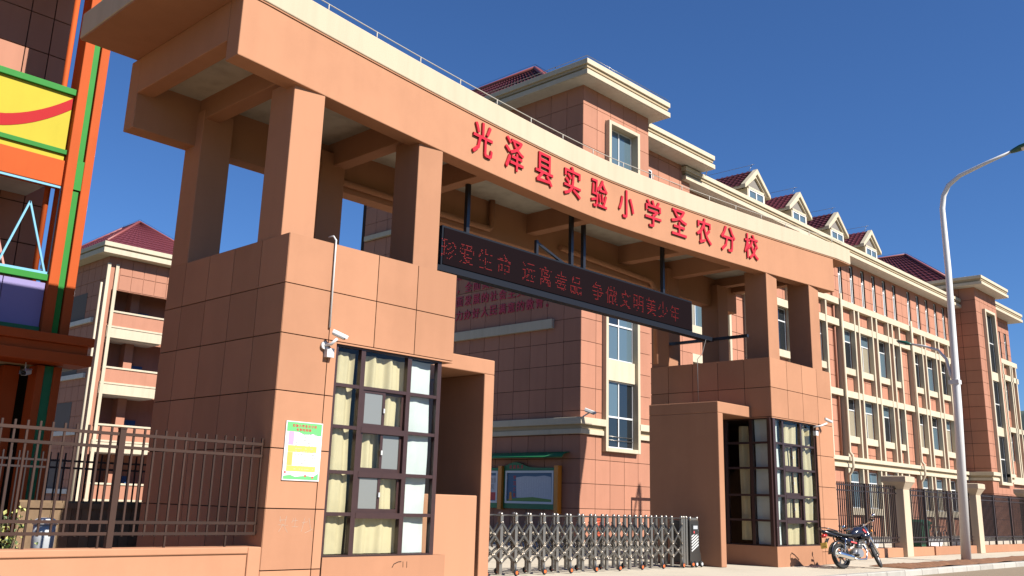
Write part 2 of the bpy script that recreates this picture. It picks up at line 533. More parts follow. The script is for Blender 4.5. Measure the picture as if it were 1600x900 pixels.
# ================================================================== ENTRANCE GATE
def arc(x): return max(0.03, 1.17 - 0.0311*abs(x-10.42)**1.467)
gate = root('entrance_gate', (10.42, 2, 0), 'terracotta school entrance gate with curved cream-edged roof on two square towers', 'gate')
X2 = 16.87
JZ = [0.0, 0.38, 1.345, 2.31, 3.263, 4.235, 5.106, 6.0]
def tower(x0, mirror):
    mx = (lambda v: x0 + v) if not mirror else (lambda v: x0 + 4.0 - v)
    def X(a, b):
        a, b = mx(a), mx(b); return (min(a,b), max(a,b))
    # core of the tower : joint colour, 2 cm behind the panels
    wx = X(1.17, 3.70) if not mirror else X(1.2, 4.0)
    hole = (wx[0], wx[1] + (0.31 if not mirror else 0), 0.57, 4.2)
    if mirror: hole = (x0-0.01, X(1.2,4.0)[1], 0.57, 4.2)
    e = 0.025
    g = G()
    lowx = (x0+e, x0+3.7 if not mirror else x0+4.0-e)
    # front skin with window hole, upper and lower zones
    g.wall('y', x0+e, x0+4.0-e, 4.22, 5.98, e, 0.3)
    g.wall('y', lowx[0], lowx[1], 0.0, 4.22, e, 0.3, [hole])
    # left skin
    sideh = [(-1, 1.75, 0.57, 4.2)] if mirror else []
    g.wall('x', 0.3, 4.3-e, 0.0, 5.98, x0+e, x0+0.3, [(max(h[0],.3),h[1],h[2],h[3]) for h in sideh])
    # right skin
    if mirror: g.wall('x', 0.3, 4.3-e, 0.0, 5.98, x0+3.7, x0+4-e)
    else:
        g.wall('x', 0.3, 4.3-e, 4.22, 5.98, x0+3.7, x0+4-e)
        g.wall('x', 0.3, 4.3-e, 0.0, 4.22, x0+3.4, x0+3.7, [(-1,1.75,0.57,4.2)])
    g.box(x0+0.3, x0+3.7, 4.0, 4.3-e, 0, 5.98)       # back
    g.box(x0+e, x0+4-e, e, 4.3-e, 5.9, 5.975)        # top
    g.box(x0+0.3, x0+(3.4 if not mirror else 3.7), 0.3, 4.0, 4.22, 4.4)   # ceiling of the guard room
    g.box(x0+0.3, x0+(3.4 if not mirror else 3.7), 0.3, 4.0, 0.3, 0.45)   # floor
    tw = ob('guard_room', g, 'joint', gate)
    # panels, front
    us = [mx(v) for v in (0, 0.98, 1.99, 2.97, 4.0)]; us.sort()
    panels(tw, 'y', us, [4.235, 5.106, 6.0], 0.0, e+0.01, 'stucco', [(hole[0],hole[1],0.57,4.235)])
    edge = 3.7 if not mirror else None
    if not mirror:
        panels(tw, 'y', [x0, x0+0.98, x0+1.17], JZ[:6], 0.0, e+0.01, 'stucco', [])
        piece('base_panel', x0+1.19, x0+4.0, -0.005, 0.3, 0.0, 0.56, 'stucco', tw)
        piece('lintel_panel', x0+1.17, x0+4.0, 0.001, 0.31, 4.2, 4.228, 'stucco', tw)
    else:
        panels(tw, 'y', [x0+2.8, x0+3.02, x0+4.0], JZ[:6], 0.0, e+0.01, 'stucco', [])
        piece('base_panel', x0-0.004, x0+2.79, -0.005, 0.3, 0.0, 0.56, 'stucco', tw)
        piece('base_panel', x0-0.005, x0+0.29, 0.302, 3.0, 0.0, 0.56, 'stucco', tw)
        piece('lintel_panel', x0+0.001, x0+2.8, 0.001, 0.31, 4.2, 4.228, 'stucco', tw)
    # panels, left side
    ys = [0, 0.868, 1.788, 2.696, 3.612, 4.3]
    panels(tw, 'x', ys, JZ, x0, x0+e+0.01, 'stucco', [(-0.1,1.75,-0.1,4.2)] if mirror else [])
    # right side panels (upper)
    panels(tw, 'x', ys, [4.235, 5.106, 6.0], x0+4-e-0.01, x0+4.0, 'stucco')
    if mirror: panels(tw, 'x', ys, JZ[:6], x0+4-e-0.01, x0+4.0, 'stucco')
    # window
    mxs = [1.20, 1.82, 2.93, 3.70] if not mirror else [0.0, 0.73, 1.88, 2.78]
    zs = [0.56, 1.27, 1.98, 2.76, 3.49, 4.2]
    win = root_part('window', (x0+2, 0.1, 2.4), gate)
    if True:
        g = G(); y0, y1 = 0.06, 0.16
        xs = [x0+v for v in mxs]
        t = 0.055
        for k, v in enumerate(xs):
            g.box(v-t*(0.9), v+t*(0.9), y0-0.004, y1, 0.56, 4.2)
        for z in zs:
            for a, b in zip(xs[:-1], xs[1:]):
                g.box(a+t*.9, b-t*.9, y0, y1-0.01, max(z-t*.55, .561), min(z+t*.55, 4.199))
        # sliding sashes in the wide bay
        a, b = xs[1]+t*.9, xs[2]-t*.9
        for k in (1, 2, 3):
            c, d = zs[k]+t*.55, zs[k+1]-t*.55
            mid = (a+b)/2
            for q, (p0, p1) in enumerate(((a, mid+0.03), (mid-0.03, b))):
                yy = y0+0.02+0.035*q
                g.box(p0, p0+0.06, yy, yy+0.03, c, d); g.box(p1-0.06, p1, yy, yy+0.03, c, d)
                g.box(p0+0.06, p1-0.06, yy, yy+0.03, c, c+0.07); g.box(p0+0.06, p1-0.06, yy, yy+0.03, d-0.05, d)
            g.box(a, b, y0-0.01, y0+0.02, c-0.10, c+0.0)
        ob('frame', g, 'dark_frame', win)
        for i, (a, b) in enumerate(zip(xs[:-1], xs[1:])):
            for k, (c, d) in enumerate(zip(zs[:-1], zs[1:])):
                if i == 1 and k in (1, 2, 3):
                    xm = (a+b)/2; f0 = (k in (1, 3)) if not mirror else False
                    piece('pane', a+t, xm, 0.092, 0.098, c+t*.6, d-t*.6, 'frosted' if f0 else 'clear_glass', win)
                    piece('pane', xm, b-t, 0.127, 0.133, c+t*.6, d-t*.6, 'frosted' if (k == 2 and not mirror) else 'clear_glass', win)
                else:
                    piece('pane', a+t, b-t, 0.105, 0.115, c+t*.6, d-t*.6, 'clear_glass', win)
        g = G()
        for k in (1, 2, 3):
            c = (zs[k]+zs[k+1])/2
            g.box((xs[1]+xs[2])/2-0.02, (xs[1]+xs[2])/2+0.01, 0.045, 0.07, c-0.05, c+0.03)
        ob('latch', g, 'white_plastic', win)
        # side lights
        if mirror: sx, yy = x0+0.06, [0.0, 0.75, 1.6]
        else: sx, yy = x0+3.6, [0.06, 0.9, 1.7]
        g = G()
        for v in yy[1:]: g.box(sx, sx+0.1, v-0.05, v+0.05, 0.56, 4.2)
        g.box(sx-0.02, sx+0.12, 0.0 if mirror else 0.062, 0.1, 0.56, 4.2) if mirror else None
        for z in zs:
            for a, b in zip(yy[:-1], yy[1:]):
                g.box(sx+0.005, sx+0.095, a+(0.1 if a < 0.1 and mirror else 0.101 if a < 0.1 else 0.05), b-0.05, max(z-0.03,.561), min(z+0.03,4.199))
        ob('frame', g, 'dark_frame', win)
        for a, b in zip(yy[:-1], yy[1:]):
            for c, d in zip(zs[:-1], zs[1:]):
                piece('pane', sx+0.045, sx+0.055, a+0.11, b-0.05, c+0.03, d-0.03, 'clear_glass', win)
    return tw
def root_part(name, loc, parent):
    o = bpy.data.objects.new(name, None); C.objects.link(o); o.empty_display_size = 0.1
    W[o] = Vector(loc); o.parent = parent; o.location = (Vector(loc)-W[parent])*S
    return o
tL = tower(0.0, False)
tR = tower(X2, True)
# portal frames
g = G().box(4.001, 5.88, 0.68, 3.06, 4.22, 4.54).box(5.58, 5.88, 0.68, 3.06, 0, 4.22)
ob('portal_frame', g, 'stucco', gate)
g = G().box(15.0, X2-0.001, 0.68, 3.06, 4.22, 4.54).box(15.0, 15.27, 0.68, 3.06, 0, 4.22)
ob('portal_frame', g, 'stucco', gate)
ob('low_wall', G().box(3.72, 5.3, 0.5, 0.72, 0.0, 1.67), 'stucco', gate)
# columns
for cx in (0.02, 3.42, 17.95, 20.28):
    yf = max(arc(cx), arc(cx+0.68)) + 0.012
    ob('column', G().box(cx, cx+0.68, yf, yf+0.78, 5.99, 9.0), 'stucco', gate)
    bx = {0.02: 0.0, 3.42: 2.95, 17.95: 16.9, 20.28: 20.0}[cx]
    ob('column', G().box(bx, bx+0.68, 3.6, 4.28, 5.99, 9.3), 'stucco', gate)
# curved front beam, roof slab with cream edge
def ribbon(xa, xb, n, yfun0, yfun1, z0, z1):
    g = G(); rings = []
    for i in range(n+1):
        x = xa + (xb-xa)*i/n
        y0, y1 = yfun0(x), yfun1(x)
        rings.append([Vector((x,y0,z0)), Vector((x,y1,z0)), Vector((x,y1,z1)), Vector((x,y0,z1))])
    return g.loft(rings, True, False)
XL, XR = -1.34, 21.78
ob('front_beam', ribbon(XL, XR, 44, lambda x: arc(x), lambda x: arc(x)+0.42, 8.88, 10.061), 'stucco', gate)
ob('back_beam', G().box(XL, XR, 3.88, 4.3, 8.55, 10.061), 'stucco', gate)
for a, b in ((XL, XL+0.35), (0.02, 0.37), (3.3, 3.66), (5.92, 6.27), (10.24, 10.6), (14.57, 14.92), (17.15, 17.5), (20.3, 20.65), (XR-0.35, XR)):
    g = G(); ya = arc((a+b)/2)+0.415
    g.box(a, b, ya, 3.885, 9.28 if a < 0 or a > 20.2 else 9.1 if a < 1 else 9.0, 10.06)
    ob('cross_beam', g, 'stucco', gate)
ob('ceiling', ribbon(XL+0.3, XR-0.3, 40, lambda x: arc(x)+0.40, lambda x: 3.9, 9.57, 9.7), 'ceiling', gate)
ob('soffit', ribbon(-2.48, 23.0, 44, lambda x: arc(x)-0.02, lambda x: 4.10, 10.062, 10.09), 'stucco', gate)
ob('roof_edge', ribbon(-2.50, 23.03, 48, lambda x: arc(x)-0.04, lambda x: 4.12, 10.092, 10.62), 'cream', gate)
# lightning rail on the roof edge
rail = root_part('roof_rail', (10.42, 1, 10.64), gate)
pts = []
for i in range(49):
    x = -2.2 + 24.9*i/48; pts.append((x, arc(x)+0.10, 10.83))
ob('rail_wire', G().tube(pts, 0.011, 6), 'conduit', rail)
x = -2.0
while x < 22.8:
    ob('rail_post', G().tube([(x, arc(x)+0.10, 10.63), (x, arc(x)+0.10, 10.83)], 0.013, 6), 'conduit', rail)
    x += 1.33
# sign characters
for i, ch in enumerate('光泽县实验小学圣农分校'):
    x = 5.36 + i*1.18
    y = arc(x); dx = 0.4
    tx = Vector((2*dx, arc(x+dx)-arc(x-dx), 0)).normalized()
    un = Vector((tx.y, -tx.x, 0))
    g = put_glyph(G(), ch, Vector((x, y, 9.58)) + un*0.012, tx, (0,0,1), un, 0.71 if ch != '小' else 0.66, 0.81, 0.04, bold=0.012)
    ob('sign_character', g, 'red_letter', gate)
# drain pipes under the roof
def pipe(pts, r, material, parent, name='drain_pipe'):
    return ob(name, G().tube(pts, r, 10), material, parent)
pipe([(2.35,3.5,6.0),(2.35,3.5,8.9),(2.42,3.5,9.0),(2.75,3.52,9.0),(2.85,3.58,8.93),(2.92,3.72,8.78),(3.05,3.76,8.74),(8.6,3.76,8.74),(8.68,3.76,8.8),(8.7,3.76,8.9),(8.7,3.76,9.9)], 0.085, 'stucco', gate)
pipe([(11.6,3.76,8.86),(15.9,3.76,8.72),(16.15,3.76,8.70),(16.25,3.74,8.6),(16.3,3.7,8.45),(16.3,3.7,6.0)], 0.085, 'stucco', gate)
# conduit down the left tower
pipe([(0.90,0.12,6.12),(0.93,0.02,6.13),(0.955,-0.03,6.05),(0.962,-0.03,4.45)], 0.017, 'white_plastic', gate, 'cable_conduit')
pipe([(16.6,2.0,6.7),(15.9,1.72,6.1),(15.6,1.7,5.9),(15.6,1.7,4.54)], 0.011, 'cable', gate, 'cable_conduit')
# scratched graffiti and rust marks are thin scratches in the render
g = G()
for a, b in (((0.28,1.16),(0.42,1.17)),((0.30,1.22),(0.31,1.12)),((0.42,1.23),(0.40,1.10)),((0.27,1.09),(0.45,1.08)),((0.36,1.1),(0.29,0.98)),((0.36,1.1),(0.46,0.97)),
             ((0.56,1.19),(0.53,1.12)),((0.54,1.15),(0.64,1.16)),((0.60,1.2),(0.59,1.06)),((0.54,1.06),(0.66,1.06)),((0.78,1.2),(0.73,0.98)),((0.73,1.12),(0.84,1.14)),((0.86,1.2),(0.92,1.0)),((0.80,0.96),(0.95,1.02))):
    g.bar((a[0], -0.0015, a[1]), (b[0], -0.0008, b[1]), 0.003, 0.003)
ob('scratch', g, 'conduit', gate)
g = G()
import itertools
for a, b in (((2.72,0.36),(2.76,0.42)),((2.76,0.42),(2.86,0.455)),((2.86,0.455),(2.93,0.46)),((2.97,0.46),(2.975,0.36)),((3.06,0.46),(3.065,0.35))):
    g.bar((a[0], -0.0065, a[1]), (b[0], -0.0065, b[1]), 0.004, 0.014)
ob('rust_mark', g, 'joint', gate)

# ------------------------------------------------------------------ curtains and blinds in the guard rooms
def curtain(x0, x1, y, z0, z1, label, material='curtain', axis='x', amp=0.04, seed=0, group='guard room curtains'):
    rnd = random.Random(seed); n = 60; vs = []; fs = []
    ph = [rnd.uniform(0, 6) for _ in range(3)]; L = x1-x0
    for j in range(9):
        z = z0 + (z1-z0)*j/8
        for i in range(n+1):
            t = i/n; u = x0 + L*t
            k = L*7.5
            d = amp*(math.sin(k*t*2+ph[0]+0.2*math.sin(z*1.5)) + 0.5*math.sin(k*t*4.3+ph[1]))*(0.55+0.45*j/8)
            d += 0.02*math.sin(z*2.3+ph[2]+3*t)
            vs.append((u, y+d, z) if axis == 'x' else (y+d, u, z))
    for j in range(8):
        for i in range(n):
            a = j*(n+1)+i
            fs.append((a, a+1, a+n+2, a+n+1))
    g = G()._add(vs, fs, True)
    o = ob('curtain' if material == 'curtain' else 'window_blind', g, material)
    return tag(o, label, 'curtain' if material == 'curtain' else 'blind', group)
curtain(1.2, 1.74, 0.21, 0.6, 4.1, 'yellow curtain in the narrow left bay of the near guard room window', seed=1)
curtain(1.80, 2.93, 0.22, 0.6, 4.1, 'yellow curtain filling the wide middle bay of the near guard room window', seed=2)
curtain(2.98, 3.58, 0.19, 0.6, 4.15, 'white blind in the right bay of the near guard room window', 'blind', amp=0.006, seed=3, group='guard room blinds')
curtain(X2+0.12, X2+0.70, 0.20, 0.6, 4.2, 'white blind in the left front bay of the far guard room window', 'blind', amp=0.006, seed=4, group='guard room blinds')
curtain(X2+0.78, X2+1.86, 0.22, 0.6, 4.1, 'yellow curtain in the wide front bay of the far guard room window', seed=5)
curtain(X2+1.90, X2+2.76, 0.22, 0.6, 4.1, 'yellow curtain in the right front bay of the far guard room window', seed=6)
curtain(0.14, 0.70, X2+0.22, 0.6, 4.2, 'greyish blind in the side window of the far guard room', 'blind', axis='y', amp=0.006, seed=7, group='guard room blinds')
curtain(0.95, 1.25, X2+0.26, 0.7, 4.0, 'yellow curtain bunched in the side window of the far guard room', axis='y', seed=8)

# ------------------------------------------------------------------ LED display
led = root('led_display', (10.6, 2.05, 6.65), 'long black LED message board with red characters hanging under the gate roof', 'display')
ya = 2.0
ob('case', G().box(5.35, 15.86, ya+0.02, ya+0.20, 6.79, 7.76), 'led_case', led)
ob('screen', G().box(5.40, 15.80, ya, ya+0.021, 6.84, 7.71), 'led_screen', led)
ob('bottom_rail', G().box(5.2, 17.0, ya-0.03, ya+0.22, 6.66, 6.785), 'led_case', led)
for x in (6.2, 10.1, 10.62, 14.4):
    ob('hanger_rod', G().box(x-0.05, x+0.05, ya+0.05, ya+0.15, 7.755, 9.95), 'black_metal', led)
ob('brace', G().bar((8.7, ya+0.1, 8.1), (9.9, ya+0.1, 7.72), 0.06), 'black_metal', led)
ob('brace', G().box(8.67, 8.75, ya+0.06, ya+0.14, 7.755, 8.15), 'black_metal', led)
ob('support_bar', G().box(16.92, 17.02, 0.75, 3.6, 6.68, 6.77), 'black_metal', led)
drng = random.Random(33)
def dots(ch, x, z, sz, n=15):
    vs, fs, lo, hi = glyph(ch, 0.0, 0.0)
    tris = []
    for f in fs:
        for k in range(1, len(f)-1):
            tris.append((vs[f[0]], vs[f[k]], vs[f[k+1]]))
    def inside(px, py):
        for a, b, c in tris:
            d1 = (px-b.x)*(a.y-b.y)-(a.x-b.x)*(py-b.y)
            d2 = (px-c.x)*(b.y-c.y)-(b.x-c.x)*(py-c.y)
            d3 = (px-a.x)*(c.y-a.y)-(c.x-a.x)*(py-a.y)
            if not ((d1 < 0 or d2 < 0 or d3 < 0) and (d1 > 0 or d2 > 0 or d3 > 0)): return True
        return False
    g = G(); s = sz/n
    for i in range(n):
        for j in range(n):
            px, py = (i+0.5)/n, -0.12 + (j+0.5)/n*0.98
            if inside(px, py) or (inside(px+0.02, py) and inside(px-0.02, py+0.02)):
                if drng.random() < 0.22: continue
                cx, cz = x + (i+0.5)*s, z + (j+0.5)*s
                r = s*0.23
                g.box(cx-r, cx+r, ya-0.008, ya+0.001, cz-r, cz+r)
    return g if g.v else None
for ch, xc in (('珍',5.56),('爱',6.15),('生',6.77),('命',7.42),('远',8.33),('离',8.97),('毒',9.59),('品',10.2),('争',11.14),('做',11.76),('文',12.39),('明',13.02),('美',13.65),('少',14.25),('年',14.86)):
    g = dots(ch, xc-0.27, 6.94, 0.54)
    if g: ob('led_character', g, 'led_dot', led)

# ------------------------------------------------------------------ security cameras
def sec_cam(p, d, label, s=1.0):
    p = Vector(p); d = Vector(d).normalized()
    r = root('security_camera', p, label, 'camera', 'white security cameras')
    side = d.cross(Vector((0,0,1))).normalized(); up = side.cross(d)
    def ring(t, w, h):
        c = p + d*t*s
        return [c + side*(sx*w*s) + up*(sz*h*s) for sx, sz in ((-1,-.7),(-.7,-1),(.7,-1),(1,-.7),(1,.6),(.6,1),(-.6,1),(-1,.6))]
    ob('body', G().loft([ring(-.17,.045,.045), ring(-.15,.055,.055), ring(.12,.055,.055)], True, False), 'white_plastic', r)
    ob('sunshade', G().loft([[q+up*0.012*s for q in ring(-.18,.064,.05)][3:8], [q+up*0.012*s for q in ring(.19,.064,.05)][3:8]], False, False), 'white_plastic', r)
    ob('lens', G().loft([ring(.12,.048,.048), ring(.15,.04,.04)], True, False), 'rubber', r)
    return r
c1 = sec_cam((1.02,-0.26,4.30), (0.75,-0.45,-0.35), 'white security camera on the left gate tower above the guard room window', 0.78)
ob('bracket', G().tube([(0.99,-0.24,4.24),(0.93,-0.16,4.14),(0.88,-0.02,4.12)], 0.028, 8).tube([(0.88,-0.05,4.12),(0.88,0.0,4.12)], 0.07, 12), 'white_plastic', c1)
ob('junction_box', G().box(0.90,1.05,-0.10,-0.001,3.92,4.08), 'white_plastic', c1)
c2 = sec_cam((19.98,-0.28,4.35), (0.7,-0.5,-0.35), 'white security camera on the right gate tower beside its window corner', 0.72)
ob('bracket', G().tube([(19.9,-0.26,4.26),(19.6,-0.2,4.16),(19.45,-0.02,4.12)], 0.03, 8), 'white_plastic', c2)
ob('junction_box', G().box(19.45,19.62,-0.10,-0.001,3.86,4.0), 'white_plastic', c2)

# ------------------------------------------------------------------ timetable poster
po = root('timetable_poster', (0.6, -0.01, 1.8), 'small white and green timetable poster on the left gate tower', 'poster')
ob('sheet', G().box(0.25, 0.985, -0.022, -0.001, 1.80, 2.77), 'paper', po)
yf = -0.0245
def flat(name, x0, x1, z0, z1, material, dy=0.0):
    return ob(name, G().box(x0, x1, yf-dy, -0.0221, z0, z1), material, po)
g = G().prism([(0.27,yf,2.60),(0.27,yf,2.755),(0.965,yf,2.755),(0.965,yf,2.56),(0.90,yf,2.55),(0.80,yf,2.58),(0.62,yf,2.56),(0.5,yf,2.60),(0.4,yf,2.6)], (0,0.0015,0))
ob('green_header', g, 'paper_green', po)
ob('green_footer', G().prism([(0.27,yf,1.82),(0.96,yf,1.82),(0.96,yf,1.93),(0.86,yf,1.87),(0.7,yf,1.885),(0.5,yf,1.86),(0.4,yf,1.89),(0.27,yf,1.87)], (0,0.0015,0)), 'paper_green', po)
flat('pink_block', 0.315, 0.42, 2.38, 2.60, 'paper_pink')
flat('yellow_row', 0.315, 0.89, 2.265, 2.37, 'paper_yellow')
flat('orange_block', 0.315, 0.42, 2.045, 2.26, 'paper_orange')
flat('yellow_row', 0.315, 0.89, 1.95, 2.04, 'paper_yellow')
g = G()
for i, ch in enumerate('实验小学圣农分校'): put_glyph(g, ch, (0.40+0.062*i, yf-0.001, 2.70), (1,0,0), (0,0,1), (0,-1,0), 0.05, 0.05, 0.001, 0.03)
for i, ch in enumerate('冬季时间表'): put_glyph(g, ch, (0.48+0.062*i, yf-0.001, 2.635), (1,0,0), (0,0,1), (0,-1,0), 0.05, 0.05, 0.001, 0.03)
ob('title', g, 'paper_red', po)
g = G(); rnd = random.Random(4)
for k in range(13):
    z = 2.565 - k*0.048
    x = 0.46
    while x < 0.86:
        L = rnd.choice((0.02,0.035,0.05)); g.box(x, x+L, yf-0.001, yf+0.0005, z-0.006, z+0.006); x += L + rnd.choice((0.015,0.03,0.07))
ob('table_text', g, 'ink', po)
g = G()
for cx, cz in ((0.70,1.88),(0.845,1.86),(0.295,1.93)): g.box(cx-0.02, cx+0.02, yf-0.001, yf+0.0005, cz-0.015, cz+0.015)
ob('decoration', g, 'paper_red', po)

# ================================================================== FOLDING GATE
fg = root('folding_gate', (10.2, 1.35, 0), 'stainless steel folding gate with scissor arms across the school entrance', 'gate')
FY, BY = 1.10, 1.60
px = [6.19 + 0.468*i for i in range(17)]
post_src = {}
def fpost(x, y):
    g = G().box(x-0.042, x+0.042, y-0.028, y+0.028, 0.06, 1.27).ball((x, y, 1.30), 0.045, 0.045, 0.05, 8, 6)
    if 'p' not in post_src: post_src['p'] = ob('post', g, 'steel', fg); return post_src['p']
    return share('post', post_src['p'], W[post_src['p']] + Vector((x-px[0], y-FY, 0)), fg)
arm_src = {}
def farm(key, a, b, name='scissor_arm'):
    a = Vector(a); b = Vector(b)
    if key not in arm_src:
        arm_src[key] = (ob(name, G().bar(a, b, 0.046, 0.024, up=(0,1,0)), 'steel_arm', fg), a); return
    src, a0 = arm_src[key]
    share(name, src, W[src] + (a-a0), fg)
for i, x in enumerate(px):
    fpost(x, FY); fpost(x, BY)
    ob('top_arch', G().tube([(x, FY, 1.27), (x, FY+0.05, 1.31), (x, (FY+BY)/2, 1.335), (x, BY-0.05, 1.31), (x, BY, 1.27)], 0.018, 6), 'steel_dark', fg) if i == 0 else None
    if i % 2 == 0:
        for y in (FY-0.05, BY+0.05):
            w = ob('wheel', G().torus((x, y, 0.075), (0,1,0), 0.048, 0.026, 14, 6), 'rubber', fg)
            ob('wheel_hub', G().tube([(x, y-0.028, 0.075), (x, y+0.028, 0.075)], 0.036, 12), 'orange_plastic', w)
            ob('wheel_fork', G().bar((x, y, 0.075), (x, y+(0.04 if y < 1.3 else -0.04), 0.22), 0.03, 0.045), 'steel', w)
    if i < len(px)-1:
        x2 = px[i+1]; mid = (x+x2)/2
        g = G().tube([(x, FY, 1.24), (x+0.06, FY, 1.275), (mid, FY, 1.285), (x2-0.06, FY, 1.275), (x2, FY, 1.24)], 0.017, 6)
        if 'arch' not in arm_src: arm_src['arch'] = (ob('top_link', g, 'steel_dark', fg), x)
        else: share('top_link', arm_src['arch'][0], W[arm_src['arch'][0]] + Vector((x-arm_src['arch'][1],0,0)), fg)
        share('top_link', arm_src['arch'][0], W[arm_src['arch'][0]] + Vector((x-arm_src['arch'][1],BY-FY,0)), fg)
        for y, s in ((FY-0.03, 'f'), (BY+0.03, 'b')):
            for (za, zb) in ((1.13, 0.62), (0.62, 0.30)):
                # arms of each cell cross between the posts
                farm((s, za, 1), (x, y, za), (x2, y, zb))
                farm((s, za, 2), (x, y-0.02, zb if za > 1 else 0.30), (x2, y-0.02, za))
        # cross arms between the two rows
        farm(('x', 1), (x+0.03, FY+0.02, 1.10), (mid, BY-0.02, 0.66))
        farm(('x', 2), (mid, FY+0.02, 0.62), (x2-0.03, BY-0.02, 1.08))
        g = G()
        for y in (FY-0.055, BY+0.055):
            for z in (1.13, 0.875, 0.62, 0.46, 0.30):
                g.ball((x if z in (1.13,0.62,0.30) else mid, y, z), 0.03, 0.02, 0.03, 8, 5)
        if 'piv' not in arm_src: arm_src['piv'] = (ob('pivot_bolts', g, 'steel', fg), x)
        else: share('pivot_bolts', arm_src['piv'][0], W[arm_src['piv'][0]] + Vector((x-arm_src['piv'][1],0,0)), fg)
# drive head
bx0, bx1 = 14.05, 14.52
prof = [(bx0, 0.12), (bx1+0.08, 0.12), (bx1+0.06, 0.32), (bx1, 0.45), (bx1-0.03, 1.22), (bx0, 1.22)]
hd = ob('drive_head', G().prism([(a, FY-0.03, b) for a, b in prof], (0, 0.56, 0)), 'steel_dark', fg)
ob('control_panel', G().box(bx0+0.10, bx1-0.08, FY-0.045, FY-0.031, 0.86, 1.13), 'rubber', hd)
ob('display', G().box(bx0+0.14, bx1-0.12, FY-0.052, FY-0.0455, 1.0, 1.09), 'grey_plastic', hd)
ob('button', G().box(bx0+0.15, bx0+0.2, FY-0.052, FY-0.0455, 0.89, 0.95), 'paper_red', hd)
g = G()
for k in range(6):
    z = 0.42 + k*0.075
    g.bar((bx0+0.06, FY-0.035, z), (bx1-0.07, FY-0.035, z+0.17), 0.012, 0.03)
ob('stripe', g, 'white_plastic', hd)
ob('grip', G().tube([(bx0+0.05, FY, 1.22), (bx0+0.05, FY, 1.33)], 0.035, 8).tube([(bx1-0.08, FY, 1.22), (bx1-0.08, FY, 1.33)], 0.035, 8).box(bx0+0.05, bx1-0.08, FY-0.02, FY+0.3, 1.23, 1.3), 'steel', hd)
for x in (bx0+0.05, (bx0+bx1)/2, bx1+0.02):
    w = ob('wheel', G().torus((x, FY-0.06, 0.085), (0,1,0), 0.055, 0.03, 14, 6), 'rubber', fg)
    ob('wheel_hub', G().tube([(x, FY-0.095, 0.085), (x, FY-0.03, 0.085)], 0.04, 12), 'orange_plastic' if x < 14.2 else 'white_plastic', w)
for x in (13.78, 13.9):
    fpost(x, FY)
ob('end_panel', G().box(13.8, 14.0, FY+0.1, BY-0.05, 0.15, 1.15), 'steel_dark', fg)

# ================================================================== LEFT BOUNDARY WALL AND FENCE
bw = root('boundary_wall', (-3, 0.2, 0), 'low terracotta wall under the brown fence left of the gate', 'wall')
g = G().box(-9.0, -0.002, 0.03, 0.42, 0.0, 0.745).box(-9.0, -0.24, 0.0, 0.03, 0.645, 0.745).box(-0.24, -0.002, 0.0, 0.03, 0.0, 0.745)
ob('coping', g, 'stucco', bw)
def steel_fence(name, label, x0, x1, y, zb, zt, posts, material, pitch=0.169, group=None, rails=None, bw_=0.028, phase=0.0):
    r = root(name, ((x0+x1)/2, y, zb), label, 'fence', group)
    rz = rails or (zt-0.10, zt-0.29, zb+0.36, zb+0.20)
    edges = [x0] + sorted(posts) + [x1]
    for a, b in zip(edges[:-1], edges[1:]):
        for z in rz:
            piece('rail', a+0.02, b-0.02, y-0.022, y+0.022, z-0.022, z+0.022, material, r)
    for p in posts:
        q = piece('fence_post', p-0.045, p+0.045, y-0.045, y+0.045, zb, zt-0.03, material, r)
        piece('post_cap', p-0.05, p+0.05, y-0.05, y+0.05, zt-0.03, zt-0.01, material, q)
    x = x0 + 0.06 + phase; k = 0
    while x < x1-0.03:
        if all(abs(x-p) > 0.07 for p in posts):
            lowb = zb if k % 6 == 3 else rz[3]-0.035
            piece('bar', x-bw_/2, x+bw_/2, y-bw_/2, y+bw_/2, lowb, zt, material, r)
        x += pitch; k += 1
    return r
steel_fence('metal_fence', 'brown steel picket fence on the low wall left of the gate', -7.2, 0.0, 0.2, 0.745, 2.46, [-2.42, -4.9], 'fence_brown', phase=0.0)
rw = root('metal_fence', (-3.2, 5.4, 0), 'second brown picket fence seen behind the front one left of the gate', 'fence')
g = G()
for z in (2.12, 1.98, 0.6):
    piece('rail', -2.6, 1.8, 6.38, 6.42, z-0.02, z+0.02, 'fence_dark', rw)
x = -2.5
while x < 1.8:
    piece('bar', x-0.014, x+0.014, 6.386, 6.414, 0.2, 2.28, 'fence_dark', rw); x += 0.15
wb = root('timber_hoarding', (-0.5, 5.6, 0), 'low brown timber boarding behind the fence at the tower', 'hoarding')
x = -1.75
while x < 0.75:
    piece('board', x, x+0.19, 5.6, 5.64, 0.0, 1.34, 'wood', wb); x += 0.2
piece('rail', -1.75, 0.85, 5.56, 5.6, 1.2, 1.3, 'wood', wb)

